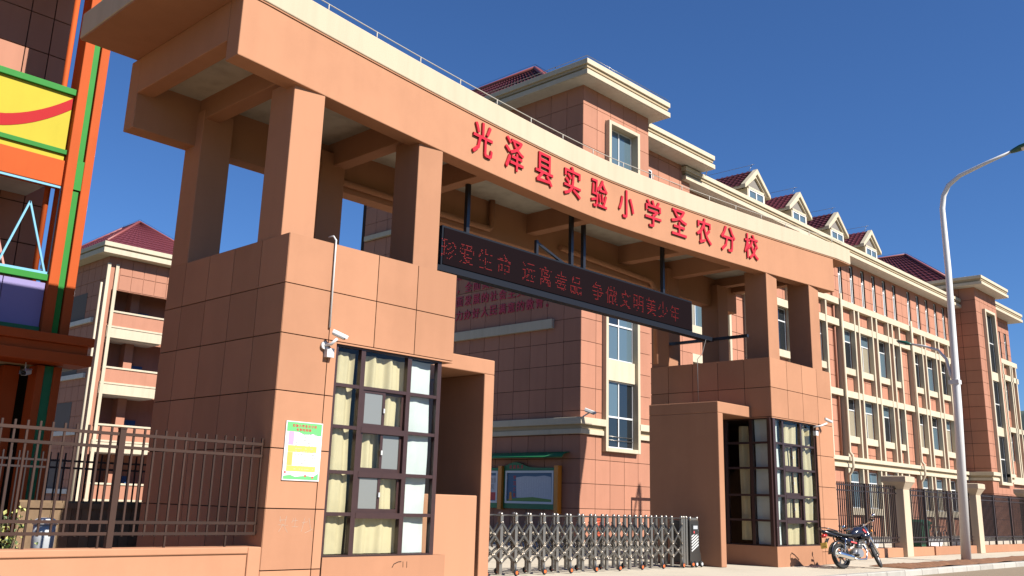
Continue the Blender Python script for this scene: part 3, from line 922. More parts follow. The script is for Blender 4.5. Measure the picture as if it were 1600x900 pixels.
# grey bin, shrub behind the left fence
bn = root('litter_bin', (-2.75, 1.7, 0), 'grey bin with pale lid behind the left fence', 'bin')
ob('body', G().loft([[Vector((-2.75+r*math.cos(t), 1.7+r*math.sin(t), z)) for t in [2*math.pi*k/14 for k in range(14)]] for r, z in ((0.13,0),(0.16,0.8),(0.16,1.02))]), 'grey_plastic', bn)
ob('lid', G().loft([[Vector((-2.75+r*math.cos(t), 1.7+r*math.sin(t), z)) for t in [2*math.pi*k/14 for k in range(14)]] for r, z in ((0.18,1.02),(0.18,1.07),(0.1,1.12))]), 'white_plastic', bn)
sh = root('shrub', (-3.62, 0.75, 0), 'small leafy shrub with pale leaves behind the left fence', 'shrub')
rnd = random.Random(11); g = G(); lp = []
for k in range(16):
    a = rnd.uniform(0, 6.28); p = Vector((-3.62, 0.75, 0)); d = Vector((math.cos(a)*0.25, math.sin(a)*0.2, 1)).normalized(); pts = [p.copy()]
    L = rnd.uniform(0.75, 1.35)
    for q in range(6):
        p = p + d*(L/6); d = (d + Vector((rnd.uniform(-.15,.15), rnd.uniform(-.15,.15), 0.02))).normalized(); pts.append(p.copy())
        if q > 0:
            for _ in range(6): lp.append(p + Vector((rnd.uniform(-.1,.1), rnd.uniform(-.1,.1), rnd.uniform(-.1,.1))))
    g.tube(pts, [0.012*(1-0.12*i) for i in range(7)], 5)
ob('stem', g, 'bark', sh)
for nm, mt in (('foliage', 'leaf'), ('pale_foliage', 'leaf_pale')):
    g = G()
    for p in lp:
        if (rnd.random() < 0.45) == (mt == 'leaf'):
            d = Vector((rnd.uniform(-1,1), rnd.uniform(-1,1), rnd.uniform(-.2,1))).normalized(); s_ = d.cross(Vector((rnd.uniform(-1,1),rnd.uniform(-1,1),rnd.uniform(-1,1)))).normalized()
            L = rnd.uniform(.05,.085); w = L*0.42; n_ = d.cross(s_)*0.012
            g._add([p, p+d*L*.5+s_*w/1.2+n_, p+d*L, p+d*L*.5-s_*w/1.2+n_], [(0,1,2),(0,2,3)])
    ob(nm, g, mt, sh)

# ================================================================== SCHOOL BUILDING
sb = root('school_building', (50, 13, 0), 'long four storey pink tiled school building with cream trim and dormers behind the gate', 'building')
def eave(x0, x1, y0, y1, z, name='eave', left=True, right=True, front=True, back=False):
    """two-step cream eave around a block; x0..y1 outer edges of the lower slab, z soffit level"""
    g = G().box(x0, x1, y0, y1, z, z+0.24)
    lo = ob(name, g, 'trim', sb)
    ob('soffit', G().box(x0+0.04, x1-0.04, y0+0.04, y1-0.04, z-0.012, z-0.0), 'soffit', lo)
    k = 0.13
    ob('cornice_band', G().box(x0+k, x1-k, y0+k, y1-k, z+0.24, z+0.36).box(x0+k*.6, x1-k*.6, y0+k*.6, y1-k*.6, z+0.36, z+0.5), 'recess_shade', lo)
    ob('gutter', G().box(x0, x1, y0, y1, z+0.5, z+0.74), 'trim', lo)
    return lo
def swin(x0, x1, z0, z1, y, transom=0.68, mull=True, glass='pane_dark', name='window', parent=None, split=True, fr=0.06):
    parent = parent or sb
    g = G(); g.box(x0, x0+fr, y, y+0.07, z0, z1); g.box(x1-fr, x1, y, y+0.07, z0, z1)
    g.box(x0+fr, x1-fr, y, y+0.07, z0, z0+fr); g.box(x0+fr, x1-fr, y, y+0.07, z1-fr, z1)
    if transom:
        zt = z0 + (z1-z0)*transom; g.box(x0+fr, x1-fr, y-0.01, y+0.06, zt-fr*.6, zt+fr*.6)
    if mull:
        xm = (x0+x1)/2; g.box(xm-fr*.5, xm+fr*.5, y-0.005, y+0.065, z0+fr, (z0+(z1-z0)*transom-fr*.6) if transom and mull == 'low' else z1-fr)
    w = ob(name, g, 'white_frame', parent)
    if split and transom:
        zt = z0 + (z1-z0)*transom
        gl = glass if isinstance(glass, (list, tuple)) else [glass]*4
        xm = (x0+x1)/2
        k = 0
        for (a, b) in ((x0+fr*.5, xm), (xm, x1-fr*.5)):
            for (c, d) in ((z0+fr*.5, zt), (zt, z1-fr*.5)):
                piece('pane', a, b, y+0.03, y+0.04, c, d, gl[k], w); k += 1
    else:
        piece('pane', x0+fr*.5, x1-fr*.5, y+0.03, y+0.04, z0+fr*.5, z1-fr*.5, glass if isinstance(glass, str) else glass[0], w)
    return w

# ---- stair tower next to the gate (block A1) and its recess (A2)
AX0, AX1, AY = 21.4, 26.35, 10.97
fh = [(22.98, 25.12, 3.75, 11.6), (22.98, 25.12, 12.2, 14.9), (23.0, 25.3, 16.0, 18.55)]
def stairblock(x0, x1, y, depth, ztop, holes, sideholes, panelled=True, npx=5):
    e = 0.03
    g = G().wall('y', x0+e, x1-e, 0.1, ztop, y+e, y+0.4, holes)
    g.wall('x', y+0.4, y+depth, 0.1, ztop, x0+e, x0+0.4, sideholes)
    g.box(x1-0.4, x1-e, y+0.4, y+depth, 0.1, ztop)
    g.box(x0+0.4, x1-0.4, y+0.9, y+1.0, 0.1, ztop)
    w = ob('block_wall', g, 'joint', sb)
    zs = [0.1, 1.43] + [2.41 + 0.967*i for i in range(40)]
    zs = [z for z in zs if z < ztop-0.3] + [ztop]
    us = frange(x0, x1, npx)
    panels(w, 'y', us, zs, y, y+e+0.01, 'tile', [(h[0]-.01,h[1]+.01,h[2]-.01,h[3]+.01) for h in holes], gap=0.022)
    return w, zs
w1, zsA = stairblock(AX0, AX1, AY, 15.5, 19.74, fh, [(14.0, 15.6, 5.9, 8.8)])
# side panels: the nearer ones as pieces, the far ones joined
usS = [AY + 0.95*i for i in range(17)]
panels(w1, 'x', usS[:9], zsA, AX0, AX0+0.04, 'tile', [(14.0,15.6,-1,-.5)], gap=0.022)
g = G(); panels_joined(g, 'x', usS[8:], zsA, AX0, AX0+0.04, gap=0.022)
tag(ob('far_panels', g, 'tile', w1), kind='stuff')
eave(AX0-0.80, AX1+0.62, AY-0.86, AY+16.2, 19.74)
# tall window bay frames on A1
def bayframe(x0, x1, z0, z1, y, mats, pr=0.22, t=0.17):
    g = G().box(x0-t, x0, y-pr, y+0.25, z0-t, z1+t).box(x1, x1+t, y-pr, y+0.25, z0-t, z1+t)
    g.box(x0, x1, y-pr, y+0.25, z0-t, z0).box(x0, x1, y-pr, y+0.25, z1, z1+t)
    return ob('window_surround', g, 'trim', sb)
bayframe(23.0, 25.1, 3.92, 14.75, AY, None)
for (a, b) in ((6.75, 7.65), (11.0, 11.75)):
    ob('spandrel', G().box(23.0, 25.1, AY-0.06, AY+0.3, a, b), 'trim', sb)
# backing between the two stacked holes
ob('spandrel', G().box(22.98, 25.12, AY+0.24, AY+0.4, 11.5, 12.3), 'trim', sb)
gl = [['pane_dark','pane_blue','pane_dark','pane_dark'], ['pane_blue','pane_dark','pane_blue','pane_blue'], ['pane_blue']*4]
for (a, b), q in zip(((3.92, 6.75), (7.65, 11.0), (11.75, 14.75)), gl):
    swin(23.001, 25.099, a, b, AY+0.06, 0.46, True, q)
g = G()
for z in (4.25, 4.4): g.tube([(23.05, AY+0.02, z), (25.05, AY+0.02, z)], 0.014, 6)
ob('window_rail', g, 'steel', sb)
bayframe(23.15, 25.15, 16.15, 18.35, AY, None, 0.25)
swin(23.16, 25.14, 16.16, 18.34, AY+0.12, None, True, 'pane_blue')
# cornice on A1 at first floor
def cornice(x0, x1, y0, y1, z0=4.37, z1=5.03, ends=True):
    g = G().box(x0-0.1, x1, y0-0.1, y1, z0, z0+0.2).box(x0-0.2, x1, y0-0.2, y1, z0+0.38, z1)
    c = ob('cornice', g, 'trim', sb)
    ob('cornice_step', G().box(x0-0.05, x1, y0-0.05, y1, z0+0.2, z0+0.38), 'recess_shade', c)
    return c
cornice(AX0-0.02, 22.85, AY-0.02, 25.5)
cornice(25.4, 26.6, AY-0.02, 11.6)
# upper ledge on the shaded side
ob('ledge', G().box(AX0-0.16, AX0-0.001, 12.46, 26, 8.85, 9.25), 'trim', sb)
ob('ledge', G().box(AX0-0.16, AX0-0.001, 20.5, 26, 15.0, 15.25), 'trim', sb)
ob('pilaster', G().box(AX0-0.14, AX0-0.001, 22.6, 23.1, 9.25, 15.0), 'trim', sb)
# recessed part A2
g = G().box(26.36, 32.1, 12.43, 26, 0.1, 19.74)
w2 = ob('block_wall', g, 'joint', sb)
panels(w2, 'y', frange(26.36, 32.1, 6), zsA, 12.4, 12.44, 'tile', gap=0.022)
eave(26.0, 33.0, 11.35, 26.5, 19.1)
swin(27.4, 28.6, 15.8, 18.0, 12.36, 0.6, True, 'pane_dark', split=False)
# slogan on the shaded side wall
rows = [('服务', 12.06), ('，全面实施素', 11.40), ('面发展的社会主义建', 10.74), ('力办好人民满意的教育。', 10.07)]
starts = [18.68, 18.68, 18.68, 18.68]
for (txt, z), st in zip(rows, starts):
    for i, ch in enumerate(txt):
        yy = st - 0.28 - 0.565*i
        sz = 0.46
        if ch in '，。': g = put_glyph(G(), ch, (AX0-0.012, yy+0.12, z-0.16), (0,-1,0), (0,0,1), (-1,0,0), 0.12, 0.16, 0.03, 0.02)
        else: g = put_glyph(G(), ch, (AX0-0.012, yy, z), (0,-1,0), (0,0,1), (-1,0,0), sz, 0.48, 0.025, 0.02)
        ob('slogan_character', g, 'red_letter', sb)
# lightning rods and downpipes
ob('downpipe', G().tube([(33.0, 11.5, 19.9), (33.05, 12.0, 18.9)], 0.025, 6), 'lamp_white', sb)
g = G().tube([(AX0-0.75, 26, 20.62), (AX0-0.75, AY-0.8, 20.62), (AX1+0.55, AY-0.8, 20.62)], 0.015, 5)
for y in (12, 14.5, 17, 19.5): g.tube([(AX0-0.75, y, 20.45), (AX0-0.75, y, 20.64)], 0.015, 5)
ob('lightning_wire', g, 'steel', sb)

# ---- tiled hip roofs
def tiled_slope(g, a, b, c, d, nrow, ncol, h=0.06):
    """pantiled slope: a-b eave edge, d-c ridge edge (quads a,b,c,d); adds stepped wavy tile rows"""
    a, b, c, d = map(Vector, (a,b,c,d))
    nrm = (b-a).cross(d-a).normalized()
    if nrm.z < 0: nrm = -nrm
    for r in range(nrow):
        t0, t1 = r/nrow, (r+1)/nrow
        vs = []; fs = []
        n = ncol*3
        for i in range(n+1):
            s = i/n
            lift = (0.5+0.5*math.cos(2*math.pi*i/3))*h
            p0 = (a.lerp(d, t0)).lerp(b.lerp(c, t0), s) + nrm*(lift+h*0.7)
            p1 = (a.lerp(d, t1)).lerp(b.lerp(c, t1), s) + nrm*lift
            vs += [p0, p1, p0 - nrm*(h*0.9)]
        for i in range(n):
            k = i*3
            fs += [(k, k+3, k+4, k+1), (k+2, k+5, k+3, k)]
        g._add(vs, fs)
    return g
def hip_roof(x0, x1, y0, y1, z, zr, inset, parent, nrow=14, pitch=0.32, ridge_axis='y', sides='lfrb'):
    g = G()
    if ridge_axis == 'y':
        xm = (x0+x1)/2; r0 = (xm, y0+inset, zr); r1 = (xm, y1-inset, zr)
    else:
        ym = (y0+y1)/2; r0 = (x0+inset, ym, zr); r1 = (x1-inset, ym, zr)
    A, B, Cc, D = (x0,y0,z), (x1,y0,z), (x1,y1,z), (x0,y1,z)
    if ridge_axis == 'y':
        sl = {'f': (A,B,r0,r0), 'r': (B,Cc,r1,r0), 'b': (Cc,D,r1,r1), 'l': (D,A,r0,r1)}
        hips = [(A,r0),(B,r0),(Cc,r1),(D,r1),(r0,r1)]
    else:
        sl = {'f': (A,B,r1,r0), 'r': (B,Cc,r1,r1), 'b': (Cc,D,r0,r1), 'l': (D,A,r0,r0)}
        hips = [(A,r0),(B,r1),(Cc,r1),(D,r0),(r0,r1)]
    for k in sides:
        a, b, c, d = sl[k]
        tiled_slope(g, a, b, c, d, nrow, max(4, int((Vector(b)-Vector(a)).length/pitch)))
    r = ob('tiled_roof', g, 'roof', parent); r['kind'] = 'stuff'
    g = G()
    for a, b in hips: g.tube([Vector(a)+Vector((0,0,.07)), Vector(b)+Vector((0,0,.07))], 0.11, 6)
    ob('ridge_tiles', g, 'ridge', r)
    g = G()
    for a, b in hips: g.tube([Vector(a)+Vector((0,0,.28)), Vector(b)+Vector((0,0,.28))], 0.008, 4)
    ob('lightning_wire', g, 'black_metal', r)
    return r
hip_roof(AX0+0.1, AX1-0.2, AY+1.6, AY+16, 20.1, 23.0, 3.6, sb, 10, 0.34)

# ---- classroom wing
WX0, WX1, WY = 31.0, 72.0, 13.0
wins = []            # (x0,x1,z0,z1)
ROWS = [(1.9, 4.2), (6.38, 8.85), (10.81, 13.41)]
bays = []; pil = []; topw = []; walls_ = []
for g0 in (26.69, 38.57, 50.45, 62.33):
    for a, b in ((0.16,1.98),(2.88,4.82),(5.82,7.61),(8.55,9.59)):
        if g0+a > WX0 and g0+b < WX1: bays.append((g0+a, g0+b))
    for a, b in ((-.17,.16),(1.98,2.2),(2.65,2.88),(4.82,5.05),(5.55,5.82),(7.61,7.8),(8.29,8.55),(9.59,9.83)):
        if g0+a > WX0+.1 and g0+b < WX1: pil.append((g0+a, g0+b))
    for k in range(6):
        a = g0 + 0.62 + 1.83*k
        if a > WX0 and a+0.5 < WX1: topw.append((a-.04, a+0.54))
holes = [(a, b, z0, z1) for a, b in bays for z0, z1 in ROWS] + [(a, b, 15.47, 18.1) for a, b in topw]
e = 0.03
g = G().wall('y', WX0, WX1, 0.1, 18.3, WY+e, WY+0.45, holes)
g.box(WX0, WX1, WY+0.9, WY+1.0, 0.1, 18.3)
g.box(WX0, WX1, WY+10, WY+10.4, 0.1, 18.3)
ww = ob('wing_wall', g, 'joint', sb)
g = G()
ux = frange(WX0, WX1, 44)
zw = [0.1, 1.43] + [2.41+0.967*i for i in range(16)] + [18.3]
panels_joined(g, 'y', ux, zw, WY, WY+e+0.01, [(h[0]-.01,h[1]+.01,h[2]-.01,h[3]+.01) for h in holes], gap=0.03)
tag(ob('wall_panels', g, 'tile', ww), kind='stuff')
rnd = random.Random(21)
for a, b in bays:
    for k, (z0, z1) in enumerate(ROWS):
        gl = rnd.choice(['pane_dark','pane_blue','pane_blue','pane_cream','pane_dark'])
        swin(a-0.01, b+0.01, z0, z1, WY+0.06, 0.7, 'low', [gl, 'pane_dark', rnd.choice(['pane_dark','pane_cream','pane_blue']), rnd.choice(['pane_dark','pane_blue'])], split=True)
        ob('sill', G().box(a, b, WY-0.2, WY+0.1, z0-0.42, z0), 'trim', sb)
for a, b in topw:
    swin(a+0.01, b-0.01, 15.47, 18.1, WY+0.1, 0.66, 'low', 'pane_dark' if rnd.random() < .8 else 'pane_blue', split=False, fr=0.09)
for a, b in pil:
    piece('pilaster', a+0.02, b-0.02, WY-0.30, WY+0.02, 5.03, 14.85, 'trim', sb)
    piece('pilaster', a+0.02, b-0.02, WY-0.25, WY+0.02, 0.15, 4.36, 'trim', sb)
for z0, z1 in ((8.86, 9.28), (13.42, 13.88), (14.86, 15.28)):
    ob('string_course', G().box(WX0, WX1-.5, WY-0.27 if z0 < 14 else WY-0.32, WY+0.02, z0, z1), 'trim', sb)
g = G().box(WX0, WX1+0.3, WY-0.30, WY+0.02, 4.37, 4.60).box(WX0, WX1+0.3, WY-0.40, WY+0.02, 4.78, 5.03)
c = ob('cornice', g, 'trim', sb)
ob('cornice_step', G().box(WX0, WX1+0.3, WY-0.24, WY+0.02, 4.60, 4.78), 'recess_shade', c)
eave(31.35, 72.9, 12.12, 24.2, 18.28)
ob('flat_roof', G().box(31.6, 72.6, 12.4, 24, 18.95, 19.0), 'soffit', sb)
for xx in (50.28, 38.4, 62.2):
    ob('downpipe', G().tube([(xx, WY-0.42, 15.6), (xx, WY-0.42, 5.3), (xx, WY-0.58, 5.1), (xx, WY-0.60, 4.4), (xx, WY-0.45, 4.1), (xx, WY-0.3, 3.9), (xx, WY-0.3, 0.2)], 0.09, 8), 'trim', sb)
for xx in (49.8, 71.4):
    ob('downpipe', G().tube([(xx, WY-0.1, 18.2), (xx, WY-0.1, 5.05)], 0.07, 8), 'tile', sb)
# dormers
for k, xx in enumerate((41.15, 46.72, 52.3, 57.93)):
    yd = 13.3; hw = 1.05; gw = 1.55; zb, zf, zp = 18.9, 20.42, 21.88
    d = ob('dormer', G().box(xx-hw, xx-hw+.12, yd+0.15, 17, zb, zf).box(xx+hw-.12, xx+hw, yd+0.15, 17, zb, zf).box(xx-hw+.12, xx+hw-.12, yd+0.15, yd+0.3, zb, 19.25).box(xx-hw+.12, xx+hw-.12, yd+0.12, yd+0.3, 20.42, 20.56), 'trim', sb)
    g = G().prism([(xx-hw, yd+0.25, 20.56), (xx+hw, yd+0.25, 20.56), (xx, yd+0.25, 21.55)], (0, 0.1, 0))
    ob('gable', g, 'gable', d)
    g = G()
    for s in (-1, 1):
        g.prism([(xx+s*gw, yd, zf-0.12), (xx+s*gw, yd, zf+0.12), (xx, yd, zp), (xx, yd, zp-0.34)], (0, 0.3, 0))
        g.prism([(xx+s*gw*0.84, yd+0.12, zf-0.05), (xx+s*gw*.86, yd+0.12, zf+0.1), (xx, yd+0.12, zp-.33), (xx, yd+0.12, zp-0.55)], (0, 0.15, 0))
        g.prism([(xx+s*gw, yd+0.3, zf-0.10), (xx+s*gw, yd+0.3, zf+0.08), (xx+s*(gw-.1), yd+0.3, zf+0.08), (xx+s*(gw-.1), yd+0.3, zf-0.10)], (0, 3.4, 0))
    ob('barge_board', g, 'trim', d)
    g = G()
    for s in (-1, 1):
        a, b, c_, e_ = (xx+s*gw, yd+0.3, zf+0.02), (xx+s*gw, 17.2, zf+0.02), (xx, 17.2, zp-0.06), (xx, yd+0.3, zp-0.06)
        tiled_slope(g, a, b, c_, e_, 7, 10, 0.06)
    tr_ = ob('tiled_roof', g, 'roof', d); tr_['kind'] = 'stuff'
    g = G().tube([(xx, yd+0.2, zp+0.35), (xx, 17.2, zp+0.35)], 0.012, 4).tube([(xx-0.05, yd+0.8, zp-0.5), (xx, yd+0.35, zp+0.38)], 0.016, 4)
    ob('lightning_wire', g, 'steel', d)
    g = G().box(xx-hw+.12, xx+hw-.12, yd+0.14, yd+0.25, 20.34, 20.42).box(xx-hw+.12, xx+hw-.12, yd+0.14, yd+0.25, 19.25, 19.35)
    for q in (-hw+.12, -0.06, hw-.24): g.box(xx+q, xx+q+.12, yd+0.13, yd+0.25, 19.25, 20.42)
    wn = ob('dormer_window', g, 'white_frame', d)

    for q0, q1 in ((-hw+.2, -0.04), (0.04, hw-.2)): piece('dormer_pane', xx+q0, xx+q1, yd+0.18, yd+0.19, 19.3, 20.38, 'pane_blue', d)

# ---- far end block
EX0, EX1, EY = 72.3, 77.6, 11.0
he = [(74.0, 76.2, 4.3, 18.1)]
g = G().wall('y', EX0+e, EX1-e, 0.1, 19.9, EY+e, EY+0.4, he).box(EX0+e, EX0+0.4, EY+.4, 26, 0.1, 19.9).box(EX1-.4, EX1-e, EY+.4, 26, .1, 19.9).box(EX0+.4, EX1-.4, EY+0.9, EY+1, .1, 19.9)
we = ob('block_wall', g, 'joint', sb)
g = G(); zsE = [z for z in zsA if z < 19.5] + [19.9]
panels_joined(g, 'y', frange(EX0, EX1, 5), zsE, EY, EY+e+.01, [(h[0]-.01,h[1]+.01,h[2]-.01,h[3]+.01) for h in he], 0.03)
panels_joined(g, 'x', frange(EY, 21, 8), zsE, EX0, EX0+e+.01, gap=0.03)
tag(ob('wall_panels', g, 'tile', we), kind='stuff')
bayframe(74.0, 76.2, 4.3, 18.1, EY, None, 0.25, 0.22)
for a, b in ((4.3, 8.0), (8.7, 12.5), (13.2, 18.1)):
    swin(74.001, 76.199, a, b, EY+0.08, 0.5, True, 'pane_dark')
for a, b in ((8.0, 8.7), (12.5, 13.2)): ob('spandrel', G().box(74.0, 76.2, EY-.05, EY+.3, a, b), 'trim', sb)
eave(EX0-0.9, EX1+0.7, EY-0.9, 26, 19.9)
hip_roof(72.1, 79.9, 12.7, 31, 20.65, 24.45, 5.0, sb, 12, 0.45)
cornice(EX0, 73.8, EY, 26); cornice(76.4, EX1+.1, EY, 12)
g = G().wall('y', EX1, 85.5, 0.1, 19.2, 12.4+e, 12.8, [(82.2,82.9,15.4,17.9),(83.9,84.6,15.4,17.9),(82.0,83.6,6.4,8.8),(82.0,83.6,10.8,13.4)]).box(EX1, 85.5, 13.2, 26, .1, 19.2)
wf = ob('block_wall', g, 'joint', sb)
g = G(); panels_joined(g, 'y', frange(EX1, 85.5, 8), zsE[:-1]+[19.2], 12.4, 12.4+e+.01, [(82.19,82.91,15.39,17.91),(83.89,84.61,15.39,17.91),(81.99,83.61,6.39,8.81),(81.99,83.61,10.79,13.41)], .03)
tag(ob('wall_panels', g, 'tile', wf), kind='stuff')
for a, b, c, d in ((82.2,82.9,15.4,17.9),(83.9,84.6,15.4,17.9),(82.0,83.6,6.4,8.8),(82.0,83.6,10.8,13.4)):
    swin(a, b, c, d, 12.5, 0.68, 'low', 'pane_dark', split=False)
for z0, z1 in ((8.86,9.28),(13.42,13.88),(14.86,15.28),(4.4,5.0)): ob('string_course', G().box(81, 85.9, 12.1, 12.42, z0, z1), 'trim', sb)
for a in (81.3, 81.75, 83.7, 84.2, 85.25): ob('pilaster', G().box(a, a+.22, 12.1, 12.42, 5.0, 14.9), 'trim', sb)
eave(77.2, 86.7, 11.4, 26, 19.2)
# brick vent panel and plinth on A1
vp = ob('vent_frame', G().box(22.35, 23.1, AY-0.02, AY-0.001, 0.35, 1.1), 'joint', sb)
for r in range(7):
    for k in range(3):
        piece('brick', 22.36+0.247*k, 22.36+0.247*k+0.23, AY-0.05, AY-0.021, 0.37+0.103*r, 0.37+0.103*r+0.085, 'brick_red', vp)

# ================================================================== NOTICE BOARDS ON THE SHADED SIDE
def notice_board(y0, y1, label, kind):
    x = AX0-0.16
    r = root('notice_board', (x, (y0+y1)/2, 1.3), label, 'board', 'notice boards in green frames')
    # wavy green header and frame
    hp = []
    n = 16
    for i in range(n+1):
        t = i/n; hp.append((x, y1-(y1-y0)*t, 3.02 + 0.24*math.exp(-((t-0.22)/0.2)**2)))
    g = G().prism([(x,y1,2.9),(x,y0,2.9)] + hp[::-1], (0.08,0,0))
    g.box(x, x+.08, y0, y0+.1, 1.35, 2.9).box(x, x+.08, y1-.1, y1, 1.35, 2.9).box(x, x+.08, y0+.1, y1-.1, 1.35, 1.56)
    ob('frame', g, 'green_dark', r)
    g = G().box(x-.03, x+.05, y0+.1, y0+.19, 1.56, 2.9).box(x-.03, x+.05, y1-.19, y1-.1, 1.56, 2.9).box(x-.03, x+.05, y0+.19, y1-.19, 1.56, 1.65).box(x-.03, x+.05, y0+.19, y1-.19, 2.81, 2.9)
    ob('white_border', g, 'board_white', r)
    ob('display_sheet', G().box(x+.02, x+.04, y0+.19, y1-.19, 1.65, 2.81), 'board_blue', r)
    xs = x+.0185
    P = lambda y, z: (xs, y, z)
    ya, yb = y1-.19, y0+.19
    if kind == 1:
        g = G().prism([P(ya-.55,1.8),P(ya-.5,2.62),P(ya-1.0,2.68),P(ya-1.6,2.66),P(ya-2.1,2.70),P(yb+.08,2.64),P(yb+.05,1.75)], (0.0012,0,0))
        ob('pale_cloud', g, 'board_grey', r)
        xs -= 0.001
        ob('meadow', G().prism([P(ya,1.655),P(yb,1.655),P(yb,1.74),P((ya+yb)/2-.2,1.83),P((ya+yb)/2+.4,1.8),P(ya,1.72)], (0.0008,0,0)), 'board_grass', r)
        g = G()
        for i, ch in enumerate('学习之星'): put_glyph(g, ch, (xs-.001, ya-.42, 2.62-0.24*i), (0,-1,0), (0,0,1), (-1,0,0), .15, .17, .002, .03)
        ob('vertical_title', g, 'paper_red', r)
        g = G()
        for i, ch in enumerate('校园风采'): put_glyph(g, ch, (x-.003, y1-.38-.22*i, 3.06), (0,-1,0), (0,0,1), (-1,0,0), .14, .15, .004, .03)
        ob('header_title', g, 'paper_red', r)
        g = G(); rn = random.Random(5)
        for i in range(12):
            for j in range(15):
                if rn.random() < .8: g.box(xs-.001, xs, ya-.75-.135*i-.05, ya-.75-.135*i, 2.58-.05*j-.02, 2.58-.05*j)
        ob('name_list', g, 'board_white', r)
        g = G().ball((xs, ya-.2, 1.95), .002, .07, .08, 8, 6).box(xs-.001, xs+.001, ya-.28, ya-.12, 1.68, 1.88)
        ob('figure', g, 'board_orange', r)
    else:
        ob('pale_sheet', G().prism([P(ya-.3,1.8),P(ya-.3,2.7),P(yb+.03,2.7),P(yb+.03,1.8)], (.0012,0,0)), 'board_grey', r)
        g = G()
        for ch, yy, z in (('自',yb+.34,2.5),('我',yb+.1,2.5),('风',yb+.25,2.22)): put_glyph(g, ch, (xs-.002, yy, z), (0,-1,0), (0,0,1), (-1,0,0), .2, .22, .002, .01)
        ob('caption', g, 'ink', r)
        ob('picture', G().box(xs-.001, xs, yb+.02, yb+.35, 1.68, 2.0), 'paper_red', r)
    return r
notice_board(12.1, 15.02, 'large green framed notice board with white border nearest the building corner', 1)
notice_board(15.28, 18.2, 'green framed notice board partly hidden behind the left gate portal', 2)
for y, lb in ((11.98, 'wide orange post at the corner end of the notice boards'), (15.15, 'orange post between the two green notice boards')):
    tag(ob('notice_board_post', G().box(AX0-.3, AX0-.06, y-.11, y+.1, 1.2 if y < 12 else 1.3, 3.1), 'board_orange', None, True), lb, 'post', 'orange posts of the notice boards')
g = G(); rings = []
for y in (11.5, 18.6):
    rings.append([Vector((AX0-0.02-0.5*math.sin(t), y, 3.42+0.24*math.cos(t))) for t in [math.pi/2*k/6 for k in range(7)]] + [Vector((AX0-0.02-0.47*math.sin(t), y, 3.4+0.22*math.cos(t))) for t in [math.pi/2*k/6 for k in range(7)]][::-1])
g.loft(rings, True, True)
tag(ob('rain_canopy', g, 'green_dark'), 'green curved rain canopy above the notice boards', 'canopy')
cw = sec_cam((AX0-0.05, AY-0.55, 5.22), (0.5,-0.8,-0.35), 'security camera on the cornice of the stair tower', 1.3)
ob('bracket', G().tube([(AX0-0.05, AY-0.5, 5.18), (AX0, AY-0.12, 5.04)], 0.03, 8), 'white_plastic', cw)

# sliding gate leaf behind the right portal (dark frame)
sg = root('wicket_gate', (25.2, 8.2, 0.0), 'dark metal wicket gate frame behind the right gate leg', 'gate')
for (x0_, x1_) in ((25.0,25.08),(25.6,25.66),(26.6,26.68)): piece('upright', x0_, x1_, 10.0, 10.06, 0.15, 2.75, 'black_metal', sg)
for z in (2.67, 1.0): piece('cross_rail', 25.08, 26.6, 10.0, 10.06, z, z+.08, 'black_metal', sg)

# ================================================================== KINDERGARTEN (coloured facade on the left)
KY = 9.2
kg = root('kindergarten', (-4, KY+3, 0), 'brightly coloured building with orange columns and yellow balcony panels at the left edge', 'building')
def kcol(x0, x1, x2, x3, z0, z1):
    ob('column', G().box(x0, x1, KY-0.1, KY+0.45, z0, z1).box(x2, x3, KY-0.1, KY+0.45, z0, z1).box(x1, x2, KY+.02, KY+0.45, z0, z1), 'orange', kg)
for base_, dz in ((0, 0),):
    for off in (0.0, -5.2):
        kcol(-0.58+off, -0.345+off, -0.165+off, 0.05+off, 5.05, 15.5)
        for a, b in ((5.05, 8.58), (8.62, 9.36), (9.37, 15.5)):
            d = 0.03 if a == 8.62 else 0.0
            ob('green_strip', G().box(-0.345+off, -0.20+off+d, KY-0.06-d, KY+.0195, a, b), 'green', kg)
        ob('column', G().box(-0.50+off, -0.33+off, KY, KY+.5, 0, 4.33).box(-0.12+off, 0.06+off, KY, KY+.5, 0, 4.33).box(-.33+off, -.12+off, KY+.1, KY+.5, 0, 4.33), 'orange', kg)
        ob('green_strip', G().box(-0.33+off, -0.12+off, KY+.04, KY+.099, 0, 4.33), 'green_dark', kg)
        ob('column', G().box(-0.98+off, -0.62+off, KY+.7, KY+1.1, 0, 4.33), 'orange', kg)
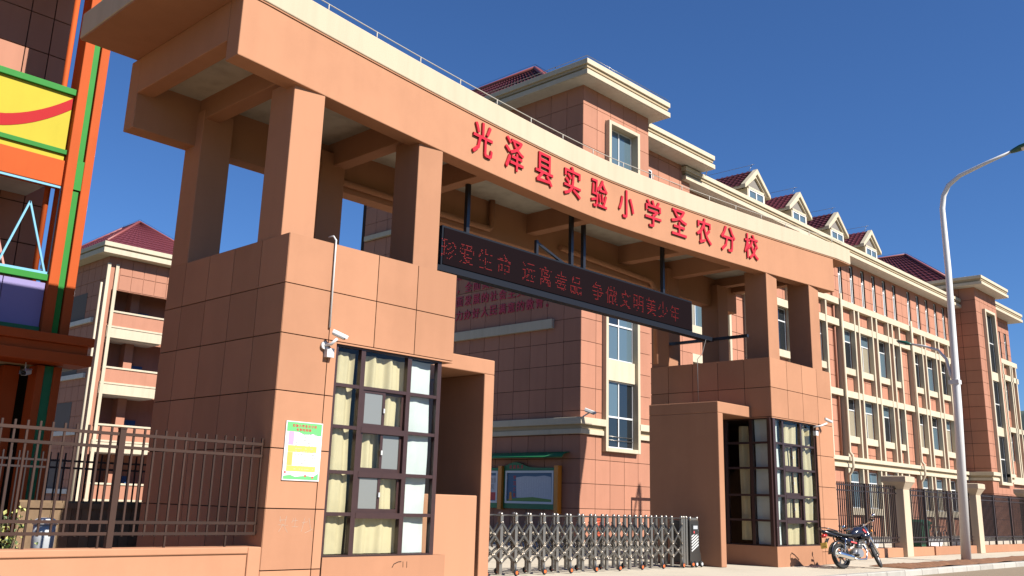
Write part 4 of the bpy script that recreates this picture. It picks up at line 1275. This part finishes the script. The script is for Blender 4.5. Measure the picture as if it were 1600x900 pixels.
for x0_ in (-5.25, -10.4):
    x1_ = x0_+4.66
    # upper balcony : green rails, yellow panel with red sweep, orange beam
    ob('balcony_rail', G().box(x0_, x1_, KY-0.02, KY+.16, 11.01, 11.17), 'green', kg)
    ob('balcony_panel', G().box(x0_, x1_-.03, KY+0.06, KY+.2, 9.31, 11.01), 'yellow', kg)
    pts = []
    for i in range(17):
        t = i/16; xx = x1_-.03 - 2.6*t; zz = 10.82 - 1.0*(1-(1-min(t*1.15,1))**2) + 0.35*max(0, t-.6)
        pts.append((xx, zz))
    poly = [(a, KY+.05, b+.13) for a, b in pts] + [(a, KY+.05, b-.17) for a, b in pts[::-1]]
    ob('red_sweep', G().prism([(a, c, min(b, 11.0)) for a, c, b in poly], (0,.009,0)), 'red_stripe', kg)
    ob('balcony_rail', G().box(x0_, x1_+.03, KY, KY+.06, 9.46, 9.58), 'green', kg)
    ob('floor_beam', G().box(x0_, x1_+.06, KY+.02, KY+.4, 8.66, 9.309), 'orange', kg)
    ob('balcony_floor', G().box(x0_, x1_, KY+.4, KY+2.4, 8.9, 9.1), 'soffit', kg)
    # lower balcony : frame of pale blue bars with triangles, green rail, purple panels
    g = G()
    g.box(x0_, x1_+.03, KY+.03, KY+.08, 8.6, 8.65).box(x1_, x1_+.05, KY+.03, KY+.08, 6.5, 8.6).box(x0_, x1_, KY+.03, KY+.08, 6.46, 6.52)
    xx = x1_-.07
    k = 0
    while xx > x0_+.5:
        g.bar((xx, KY+.055, 6.5), (xx-.56, KY+.055, 8.12), .045); g.bar((xx-.56, KY+.055, 8.12), (xx-1.05, KY+.055, 6.5), .045); xx -= 2.2
    ob('balustrade', g, 'cyan', kg)
    g = G(); xx = x1_-.95
    while xx > x0_+.5:
        g.bar((xx, KY+.12, 6.5), (xx-.56, KY+.12, 8.12), .045); g.bar((xx-.56, KY+.12, 8.12), (xx-1.05, KY+.12, 6.5), .045); xx -= 2.2
    ob('balustrade', g, 'pinkpipe', kg)
    ob('balcony_rail', G().box(x0_, x1_+.03, KY-.02, KY+.16, 6.3, 6.455), 'green', kg)
    xx = x1_
    while xx > x0_:
        piece('balcony_panel', max(xx-.93, x0_), xx-.012, KY+.04, KY+.2, 5.2, 6.25, 'purple', kg); xx -= .94
    ob('balcony_rail', G().box(x0_, x1_, KY+.0, KY+.2, 5.1, 5.2), 'green_dark', kg)
# cornice over the ground floor
ob('cornice', G().box(-11, 0.52, KY-.5, KY+.45, 4.36, 4.62).box(-11, 0.42, KY-.42, KY+.45, 4.62, 4.82).box(-11, 0.52, KY-.5, KY+.45, 4.82, 5.03), 'orange', kg)
ob('entrance_soffit', G().box(-11, 0.5, KY+.45, KY+4, 4.36, 4.5), 'soffit', kg)
# dark tiled wall behind the balconies, returns
g = G().box(-11, -0.08, KY+2.4, KY+2.7, 0, 15.5)
kw = ob('back_wall', g, 'joint', kg)
panels(kw, 'y', [-11+0.98*i for i in range(10)]+[-1.2], [4.5+1.05*i for i in range(11)]+[15.5], KY+2.36, KY+2.41, 'tile', gap=.03)
panels(kw, 'y', [-1.2, -0.6, -0.06], [4.5+1.05*i for i in range(11)]+[15.5], KY+2.36, KY+2.41, 'tile', gap=.03)
ob('ground_wall', G().box(-11, -0.02, KY+3.6, KY+3.8, -.2, 4.36).box(-0.12, -0.02, KY+.5, KY+3.6, -.2, 4.36), 'joint', kg)
ob('side_wall', G().box(-0.02, 0.13, KY+.46, KY+1.1, 5.03, 15.5), 'tile', kg)
ob('downpipe', G().tube([(-0.72, KY+.5, 5.05), (-0.72, KY+.5, 15.5)], .07, 8), 'orange', kg)
for z in (6.1, 8.25, 9.7, 11.0):
    ob('lamp_cup', G().box(0.11, 0.2, KY+.3, KY+.42, z, z+.16), 'white_plastic', kg)
ob('blue_door', G().box(-2.6, -1.02, KY+.9, KY+1.0, 0.0, 1.75).box(-2.6, -1.0, KY+.92, KY+1.0, 2.35, 4.3), 'blue', kg)
ob('door_head', G().box(-2.6, -0.98, KY+.86, KY+1.02, 1.75, 2.0), 'green_dark', kg)
ob('upper_roof', G().box(-11, .3, KY-.6, KY+6, 15.5, 15.9), 'orange', kg)
ck = sec_cam((-0.75, KY-.05, 4.12), (-0.6,-0.7,-0.2), 'small security camera under the orange cornice of the coloured building', 1.1)
ob('bracket', G().tube([(-0.75, KY, 4.16), (-0.75, KY+.05, 4.38)], .02, 6), 'white_plastic', ck)

# ================================================================== REAR BUILDING WITH BALCONIES
RY = 60.0; RX = 22.1
rb = root('balcony_building', (27, RY+5, 0), 'pale building with open balconies and maroon hip roof seen left of the gate', 'building')
ob('wall', G().box(RX, RX+.4, RY, RY+11, 0.1, 19.8).box(RX+.4, 36, RY+2.6, RY+3.0, 0.1, 19.8).box(35.6, 36, RY, RY+11, .1, 19.8), 'tile', rb)
g = G()
panels_joined(g, 'x', frange(RY, RY+11, 9), [0.1]+[1.2*i for i in range(1, 17)]+[19.8], RX-.04, RX, gap=.05)
panels_joined(g, 'y', frange(23.0, 36, 13), [17.2, 18.4, 19.8], RY-.04, RY, gap=.05)
tag(ob('wall_panels', g, 'tile', rb), kind='stuff')
ob('header', G().box(RX+.4, 36, RY, RY+.3, 17.15, 19.8), 'tile', rb)
for k in range(4):
    z = 15.5-4.42*k
    x1_ = 27.15
    pz = ob('balcony', G().box(RX+.55, x1_, RY-.02, RY+.25, z-1.35, z-.15), 'tile', rb)
    ob('coping', G().box(RX+.5, x1_+.04, RY-.1, RY+.32, z-.15, z), 'trim', pz)
    ob('floor_edge', G().box(RX+.45, x1_+.02, RY-.08, RY+.3, z-2.15, z-1.36), 'trim', pz)
    ob('moulding', G().box(RX+.45, x1_+.02, RY-.13, RY+.3, z-1.36, z-1.22), 'trim', pz)
    ob('floor_slab', G().box(RX+.4, x1_, RY+.3, RY+2.6, z-2.2, z-1.6), 'soffit', pz)
    ob('inner_pier', G().box(25.0, 25.7, RY+1.7, RY+2.6, z-1.6, z+2.3), 'tile', pz)
    ob('door', G().box(26.1, 27.0, RY+2.5, RY+2.59, z-1.6, z+0.6), 'blue', pz)
    ob('upper_beam', G().box(27.1, 36, RY, RY+.4, z-2.1, z-.02), 'tile', pz)
    ob('ledge', G().box(RX-.25, RX-.05, RY+1.5, RY+8, z-.9, z-.55), 'soffit', pz)
    ob('side_window', G().box(RX-.06, RX-.041, RY+3.3, RY+6.2, z-.5, z+1.7), 'interior', pz)
for x in (RX-.05, RX+.62): ob('corner_pilaster', G().box(x-.13, x+.13, RY-.16, RY-.04, .1, 19.2), 'trim', rb)
ob('downpipe', G().tube([(RX-.55, RY-.3, .1), (RX-.55, RY-.3, 17.5)], .09, 8), 'trim', rb)
lo = ob('eave', G().box(RX-1.0, 37, RY-1.0, RY+12, 19.8, 20.2).box(RX-1.0, 37, RY-1.0, RY+12, 20.35, 20.7), 'trim', rb)
ob('cornice_band', G().box(RX-.85, 36.9, RY-.85, RY+11.9, 20.2, 20.35), 'recess_shade', rb)
hip_roof(RX-.8, 30.4, RY-.8, RY+12, 20.7, 24.2, 4.8, rb, 12, .5)

# ================================================================== RIGHT BOUNDARY : pillars, low wall, fences
FYR = 1.3
rwall = root('boundary_wall', (40, FYR, 0), 'low terracotta wall with cream pillars right of the gate', 'wall')
for a, b in ((20.88, 23.9), (24.1, 28.85), (29.45, 32.0), (32.2, 37.05), (37.65, 45.3), (45.9, 54), (54.6, 62)):
    ob('base_wall', G().box(a, b, FYR-.14, FYR+.14, 0, .33), 'stucco', rwall)
for x in (24.0, 32.1): ob('base_pier', G().box(x-.1, x+.1, FYR-.2, FYR+.16, 0, .36), 'stucco', rwall)
PXS = (28.85, 37.05, 45.3, 54.0)
for k, x in enumerate(PXS):
    def ring(w, z): return [Vector((x+.3-w, FYR-w, z)), Vector((x+.3+w, FYR-w, z)), Vector((x+.3+w, FYR+w, z)), Vector((x+.3-w, FYR+w, z))]
    g = G().loft([ring(.3,0), ring(.3,2.5)], True, False)
    p = ob('pillar', g, 'cream', rwall)
    ob('capital', G().loft([ring(.3,2.501), ring(.33,2.56), ring(.44,2.74), ring(.47,2.78), ring(.47,2.98), ring(.4,3.0)], True, False), 'cream', p)
    ob('cap_pin', G().tube([(x+.2, FYR, 3.0), (x+.2, FYR, 3.12)], .012, 5), 'black_metal', p)
steel_fence('metal_fence', 'dark picket fence section between the right gate tower and the first cream pillar', 20.9, 28.85, FYR, .33, 2.62, [23.3, 26.0], 'fence_dark', .165, 'dark fence sections right of the gate', bw_=.034)
steel_fence('metal_fence', 'dark picket fence section between the first and second cream pillars', 29.46, 37.05, FYR, .33, 2.60, [31.7, 34.3], 'fence_dark', .165, 'dark fence sections right of the gate', bw_=.034)
steel_fence('metal_fence', 'dark picket fence section between the second and third cream pillars', 37.66, 45.3, FYR, .33, 2.60, [40.2, 42.7], 'fence_dark', .165, 'dark fence sections right of the gate', bw_=.034)
steel_fence('metal_fence', 'dark picket fence section beyond the third cream pillar at the right edge', 45.91, 54.0, FYR, .33, 2.60, [48.6, 51.3], 'fence_dark', .2, 'dark fence sections right of the gate')
# things behind that fence
def wheelie(x, y, label):
    r = root('wheeled_bin', (x, y, .0), label, 'bin', 'green wheeled bins behind the right fence')
    def rg(w, d, z): return [Vector((x-w, y-d, z)), Vector((x+w, y-d, z)), Vector((x+w, y+d, z)), Vector((x-w, y+d, z))]
    ob('body', G().loft([rg(.42,.36,.12), rg(.55,.48,1.15)], True, False), 'bin_green', r)
    ob('lid', G().loft([rg(.6,.54,1.15), rg(.6,.54,1.24), rg(.45,.4,1.36)], True, False), 'bin_green', r)
    for s in (-1, 1): ob('wheel', G().torus((x+s*.4, y+.42, .11), (1,0,0), .075, .035, 12, 6), 'rubber', r)
wheelie(25.2, 4.0, 'green wheeled bin behind the fence next to the motorcycle')
wheelie(38.2, 4.2, 'dark green wheeled bin behind the fence left of the street lamp')
for k, (x, lb) in enumerate(((29.0, 'dark bicycle rack hoops behind the first fence section'), (35.0, 'dark bicycle rack hoops behind the second fence section'), (44.5, 'dark bicycle rack hoops behind the third fence section'))):
    r = root('cycle_rack', (x, 6, 0), lb, 'rack')
    piece('rail', x-2.5, x+2.5, 5.98, 6.03, .95, 1.0, 'black_metal', r)
    for q in range(6):
        xx = x-2.3+.9*q
        ob('hoop', G().tube([(xx, 6, 0), (xx, 6, .5), (xx+.1, 6, .72), (xx+.3, 6, .8), (xx+.5, 6, .72), (xx+.6, 6, .5), (xx+.6, 6, 0)], .022, 6), 'black_metal', r)
for k, x in enumerate((28.5, 33.2, 41.0, 47.0)):
    tag(ob('stone_planter', G().loft([[Vector((x-1.4, 4.6, .0)), Vector((x+1.4, 4.6, 0)), Vector((x+1.4, 5.2, 0)), Vector((x-1.4, 5.2, 0))], [Vector((x-1.5, 4.5, .42)), Vector((x+1.5, 4.5, .42)), Vector((x+1.5, 5.3, .42)), Vector((x-1.5, 5.3, .42))]], True, False), 'board_white'),
        ('white planter block behind the fence by the motorcycle', 'white planter block just right of the first pillar', 'white planter block right of the lamp post', 'white planter block at the far right fence')[k], 'planter', 'white planter blocks behind the fence')

# ================================================================== STREET LAMP
lp_ = root('street_lamp', (27.7, -1.5, 0), 'tall white street lamp with curved arm at the kerb', 'street lamp')
PT = [(-1.48,0),(-1.66,5.32),(-1.76,10.61),(-1.75,12.39),(-1.75,13.0),(-1.84,13.5),(-2.05,13.88),(-2.5,14.18),(-3.45,14.46),(-4.41,14.71)]
ob('pole', G().tube([(27.7, y, z) for y, z in PT], [.17,.145,.115,.105,.10,.095,.09,.08,.065,.05], 14), 'lamp_white', lp_)
ob('base_plate', G().box(27.5, 27.9, -1.68, -1.28, 0, .05), 'lamp_white', lp_)
def lamp_head(y, z, dy, dz, parent, s=1.0):
    rings = []
    for t, w, h in ((0,.05,.05),(.12,.09,.07),(.35,.15,.09),(.75,.15,.07),(1.0,.06,.04)):
        c = Vector((27.7, y+dy*t, z+dz*t)); rings.append([c + Vector((w*s*math.cos(a), 0, h*s*math.sin(a))) for a in [2*math.pi*k/10 for k in range(10)]])
    h_ = ob('lamp_head', G().loft(rings), 'lamp_green', parent)
    rings = []
    for t, w in ((.4,.12),(.9,.11)):
        c = Vector((27.7, y+dy*t, z+dz*t-.05*s)); rings.append([c + Vector((w*s*math.cos(a), 0, .05*s*math.sin(a))) for a in [2*math.pi*k/10 for k in range(10)]])
    ob('lens', G().loft(rings), 'white_plastic', h_)
lamp_head(-4.36, 14.70, -.95, .22, lp_, 1.3)
ob('side_arm', G().tube([(27.7,-1.66,6.3),(27.7,-1.5,6.62),(27.7,-1.40,7.2),(27.7,-1.14,7.55),(27.7,-.66,7.75),(27.7,-.14,7.88)], [.06,.06,.055,.05,.045,.04], 10), 'lamp_white', lp_)
lamp_head(-.18, 7.87, .55, .18, lp_, .9)
ob('clamp', G().box(27.55, 27.85, -1.82, -1.45, 6.25, 6.4), 'lamp_white', lp_)

# ================================================================== MOTORCYCLE
mo = root('motorcycle', (18.9, -1.45, 0), 'dark blue and black motorcycle parked on the pavement by the right tower', 'motorcycle')
hd_ = math.radians(-17); lean = math.radians(9)
k_ = 1.16
def mp(p):
    """bike space (x forward, y left, z up) to layout units"""
    x, y, z = p[0]*k_, p[1]*k_, p[2]*k_
    y, z = y*math.cos(lean) - (-z)*math.sin(lean)*1.0, z*math.cos(lean) - y*math.sin(lean)
    return Vector((18.32 + x*math.cos(hd_) - y*math.sin(hd_), -1.25 + x*math.sin(hd_) + y*math.cos(hd_), z))
ST_P = Vector((.93, 0, .95)); ST_R = Matrix.Rotation(math.radians(36), 3, Vector((-.36, 0, .7)).normalized())
STEERED = ('fork', 'front_fender', 'handlebar', 'grip', 'lever', 'mirror', 'mirror_glass', 'mirror_stalk', 'indicator', 'instrument_cluster', 'headlight', 'fairing')
def mob(name, g, material, parent=None, steer=False):
    if steer or name in STEERED: g.v = [ST_P + ST_R @ (Vector(v)-ST_P) for v in g.v]
    g.v = [mp(v) for v in g.v]
    return ob(name, g, material, parent or mo)
RW, FW, WR = 0.0, 1.27, 0.30
for x, nm in ((RW, 'rear'), (FW, 'front')):
    st = 0.0
    w = mob('wheel', G().torus((x,0,WR), (0,1,0), WR-.045, .048 if nm == 'rear' else .04, 32, 10), 'rubber', None, nm == 'front')
    mob('rim', G().torus((x,0,WR), (0,1,0), WR-.105, .018, 28, 6, 1.6), 'engine', w, nm == 'front')
    g = G()
    for k in range(6):
        a = 2*math.pi*k/6
        g.bar((x+.04*math.cos(a), 0, WR+.04*math.sin(a)), (x+(WR-.11)*math.cos(a+.15), 0, WR+(WR-.11)*math.sin(a+.15)), .03, .028, up=(0,1,0))
    mob('spokes', g, 'engine', w, nm == 'front')
    mob('hub', G().tube([(x,-.06,WR),(x,.06,WR)], .055, 14), 'steel_dark', w, nm == 'front')
mob('fork', G().tube([(FW, .085, WR), (FW-.36, .085, 1.0)], .024, 8).tube([(FW, -.085, WR), (FW-.36, -.085, 1.0)], .024, 8), 'chrome')
def fend(cx, r, a0, a1, w, n=12):
    g = G(); rings = []
    for i in range(n+1):
        a = a0 + (a1-a0)*i/n; c, s = math.cos(a), math.sin(a)
        rings.append([Vector((cx+(r)*c, -w, WR+r*s)), Vector((cx+(r+.02)*c, -w*.6, WR+(r+.02)*s)), Vector((cx+(r+.025)*c, 0, WR+(r+.025)*s)), Vector((cx+(r+.02)*c, w*.6, WR+(r+.02)*s)), Vector((cx+r*c, w, WR+r*s)), Vector((cx+(r-.012)*c, 0, WR+(r-.012)*s))])
    return g.loft(rings)
mob('front_fender', fend(FW, WR+.03, .35, 2.5, .065), 'moto_black')
mob('rear_fender', fend(RW, WR+.05, 1.0, 3.0, .08), 'moto_black')
mob('frame', G().tube([(0.93,0,.95),(.75,0,.55),(.62,0,.24),(.3,0,.22)], .026, 8).tube([(.93,0,.95),(.45,0,.78),(.1,0,.78),(-.3,0,.86)], .022, 8).tube([(.3,.09,.3),(.05,.1,.55),(-.05,.1,.75)], .016, 6), 'moto_black')
mob('swing_arm', G().tube([(RW,.1,WR),(.42,.09,.34)], .024, 8).tube([(RW,-.1,WR),(.42,-.09,.34)], .024, 8), 'steel_dark')
for s in (.13, -.13): mob('shock_absorber', G().tube([(.02,s,.34),(.12,s,.72)], [.018,.018], 8).torus((.05,s,.45),(.25,0,.97),.03,.01,10,5).torus((.07,s,.52),(.25,0,.97),.03,.01,10,5).torus((.09,s,.59),(.25,0,.97),.03,.01,10,5), 'chrome')
mob('engine', G().ball((.56,0,.36), .19, .14, .14, 12, 8).tube([(.56,-.16,.36),(.56,.16,.36)], .1, 14).tube([(.62,0,.44),(.72,0,.66)], [.085,.08], 12), 'engine')
g = G()
for i in range(5):
    t = i/4; g.box(.56+.1*t, .74+.1*t, -.1, .1, .5+.045*i, .512+.045*i)
mob('cylinder_fins', g, 'steel_dark')
mob('exhaust', G().tube([(.78,-.06,.56),(.86,-.1,.4),(.74,-.13,.22),(.45,-.16,.2),(.2,-.18,.25)], .024, 8), 'chrome')
mob('muffler', G().tube([(.28,-.18,.23),(.2,-.18,.25),(-.28,-.2,.34),(-.33,-.2,.35)], [.03,.062,.066,.04], 12), 'chrome')
def sec(x, w, z0, z1, n=12, flat=1.0):
    return [Vector((x, w*math.cos(2*math.pi*k/n), (z0+z1)/2 + (z1-z0)/2*math.sin(2*math.pi*k/n)*flat)) for k in range(n)]
mob('fuel_tank', G().loft([sec(.40,.08,.76,.84), sec(.46,.12,.74,.92), sec(.62,.155,.72,1.0), sec(.8,.15,.74,1.02), sec(.92,.10,.82,1.0), sec(.97,.05,.88,.96)]), 'moto_navy')
mob('seat', G().loft([sec(.46,.09,.78,.84), sec(.36,.13,.74,.83), sec(.1,.14,.75,.84), sec(-.12,.13,.80,.90), sec(-.3,.10,.84,.93), sec(-.36,.05,.87,.92)]), 'moto_seat')
mob('side_cover', G().loft([sec(.42,.12,.52,.74), sec(.25,.135,.55,.74), sec(.05,.12,.66,.76)]), 'moto_navy')
mob('red_stripe', G().bar((.5,-.125,.60),(.28,-.142,.63),.02,.035).bar((.9,-.13,.86),(.78,-.155,.93),.02,.05), 'paper_red')
mob('tail', G().loft([sec(.05,.11,.72,.8), sec(-.25,.10,.76,.87), sec(-.45,.07,.82,.92), sec(-.52,.03,.86,.9)]), 'moto_black')
mob('grab_rail', G().tube([(-.1,.13,.88),(-.35,.13,.93),(-.5,.1,.96),(-.53,0,.97),(-.5,-.1,.96),(-.35,-.13,.93),(-.1,-.13,.88)], .014, 6), 'moto_black')
mob('tail_light', G().loft([sec(-.42,.07,.74,.83), sec(-.52,.06,.73,.82), sec(-.55,.03,.75,.8)]), 'lens_red')
mob('number_plate', G().box(-.53,-.52,-.1,.1,.48,.62), 'plate')
mob('plate_bracket', G().bar((-.35,0,.72),(-.53,0,.52),.1,.015), 'moto_black')
mob('fairing', G().loft([sec(.98,.10,.84,1.0), sec(1.06,.12,.80,1.06), sec(1.14,.10,.84,1.04), sec(1.18,.06,.88,1.0)]), 'moto_black')
mob('headlight', G().loft([sec(1.16,.085,.86,1.0), sec(1.19,.05,.9,.97)]), 'white_plastic')
mob('tank_shroud', G().loft([sec(.75,.17,.68,.86), sec(.95,.16,.66,.88), sec(1.06,.12,.72,.84)]), 'moto_black')
mob('handlebar', G().tube([(.78,.36,1.04),(.86,.3,1.05),(.92,.12,1.02),(.93,0,1.0),(.92,-.12,1.02),(.86,-.3,1.05),(.78,-.36,1.04)], .016, 8), 'chrome')
for s in (1, -1):
    mob('grip', G().tube([(.75,s*.38,1.04),(.84,s*.315,1.05)], .024, 8), 'rubber')
    mob('lever', G().tube([(.88,s*.26,1.05),(.9,s*.36,1.03)], .009, 5), 'chrome')
    m_ = mob('mirror', G().ball((.82,s*.40,1.15), .025, .07, .045, 10, 6), 'moto_black')
    mob('mirror_glass', G().ball((.80,s*.40,1.15), .016, .062, .04, 10, 6), 'chrome', m_)
    mob('mirror_stalk', G().tube([(.88,s*.24,1.06),(.86,s*.31,1.10),(.82,s*.39,1.13)], .009, 5), 'moto_black', m_)
    mob('indicator', G().ball((1.05,s*.19,.86), .04, .03, .03, 8, 6), 'board_orange')
    mob('foot_peg', G().tube([(.4,s*.1,.3),(.4,s*.24,.31)], .016, 6), 'rubber')
mob('instrument_cluster', G().loft([sec(.94,.1,1.0,1.06), sec(1.02,.11,1.02,1.1), sec(1.07,.06,1.02,1.07)]), 'moto_black')
mob('side_stand', G().tube([(.4,.1,.28),(.36,.3,.03)], .014, 6), 'steel_dark')
mob('chain_guard', G().bar((-.05,.11,.38),(.42,.11,.42),.02,.07), 'moto_black')
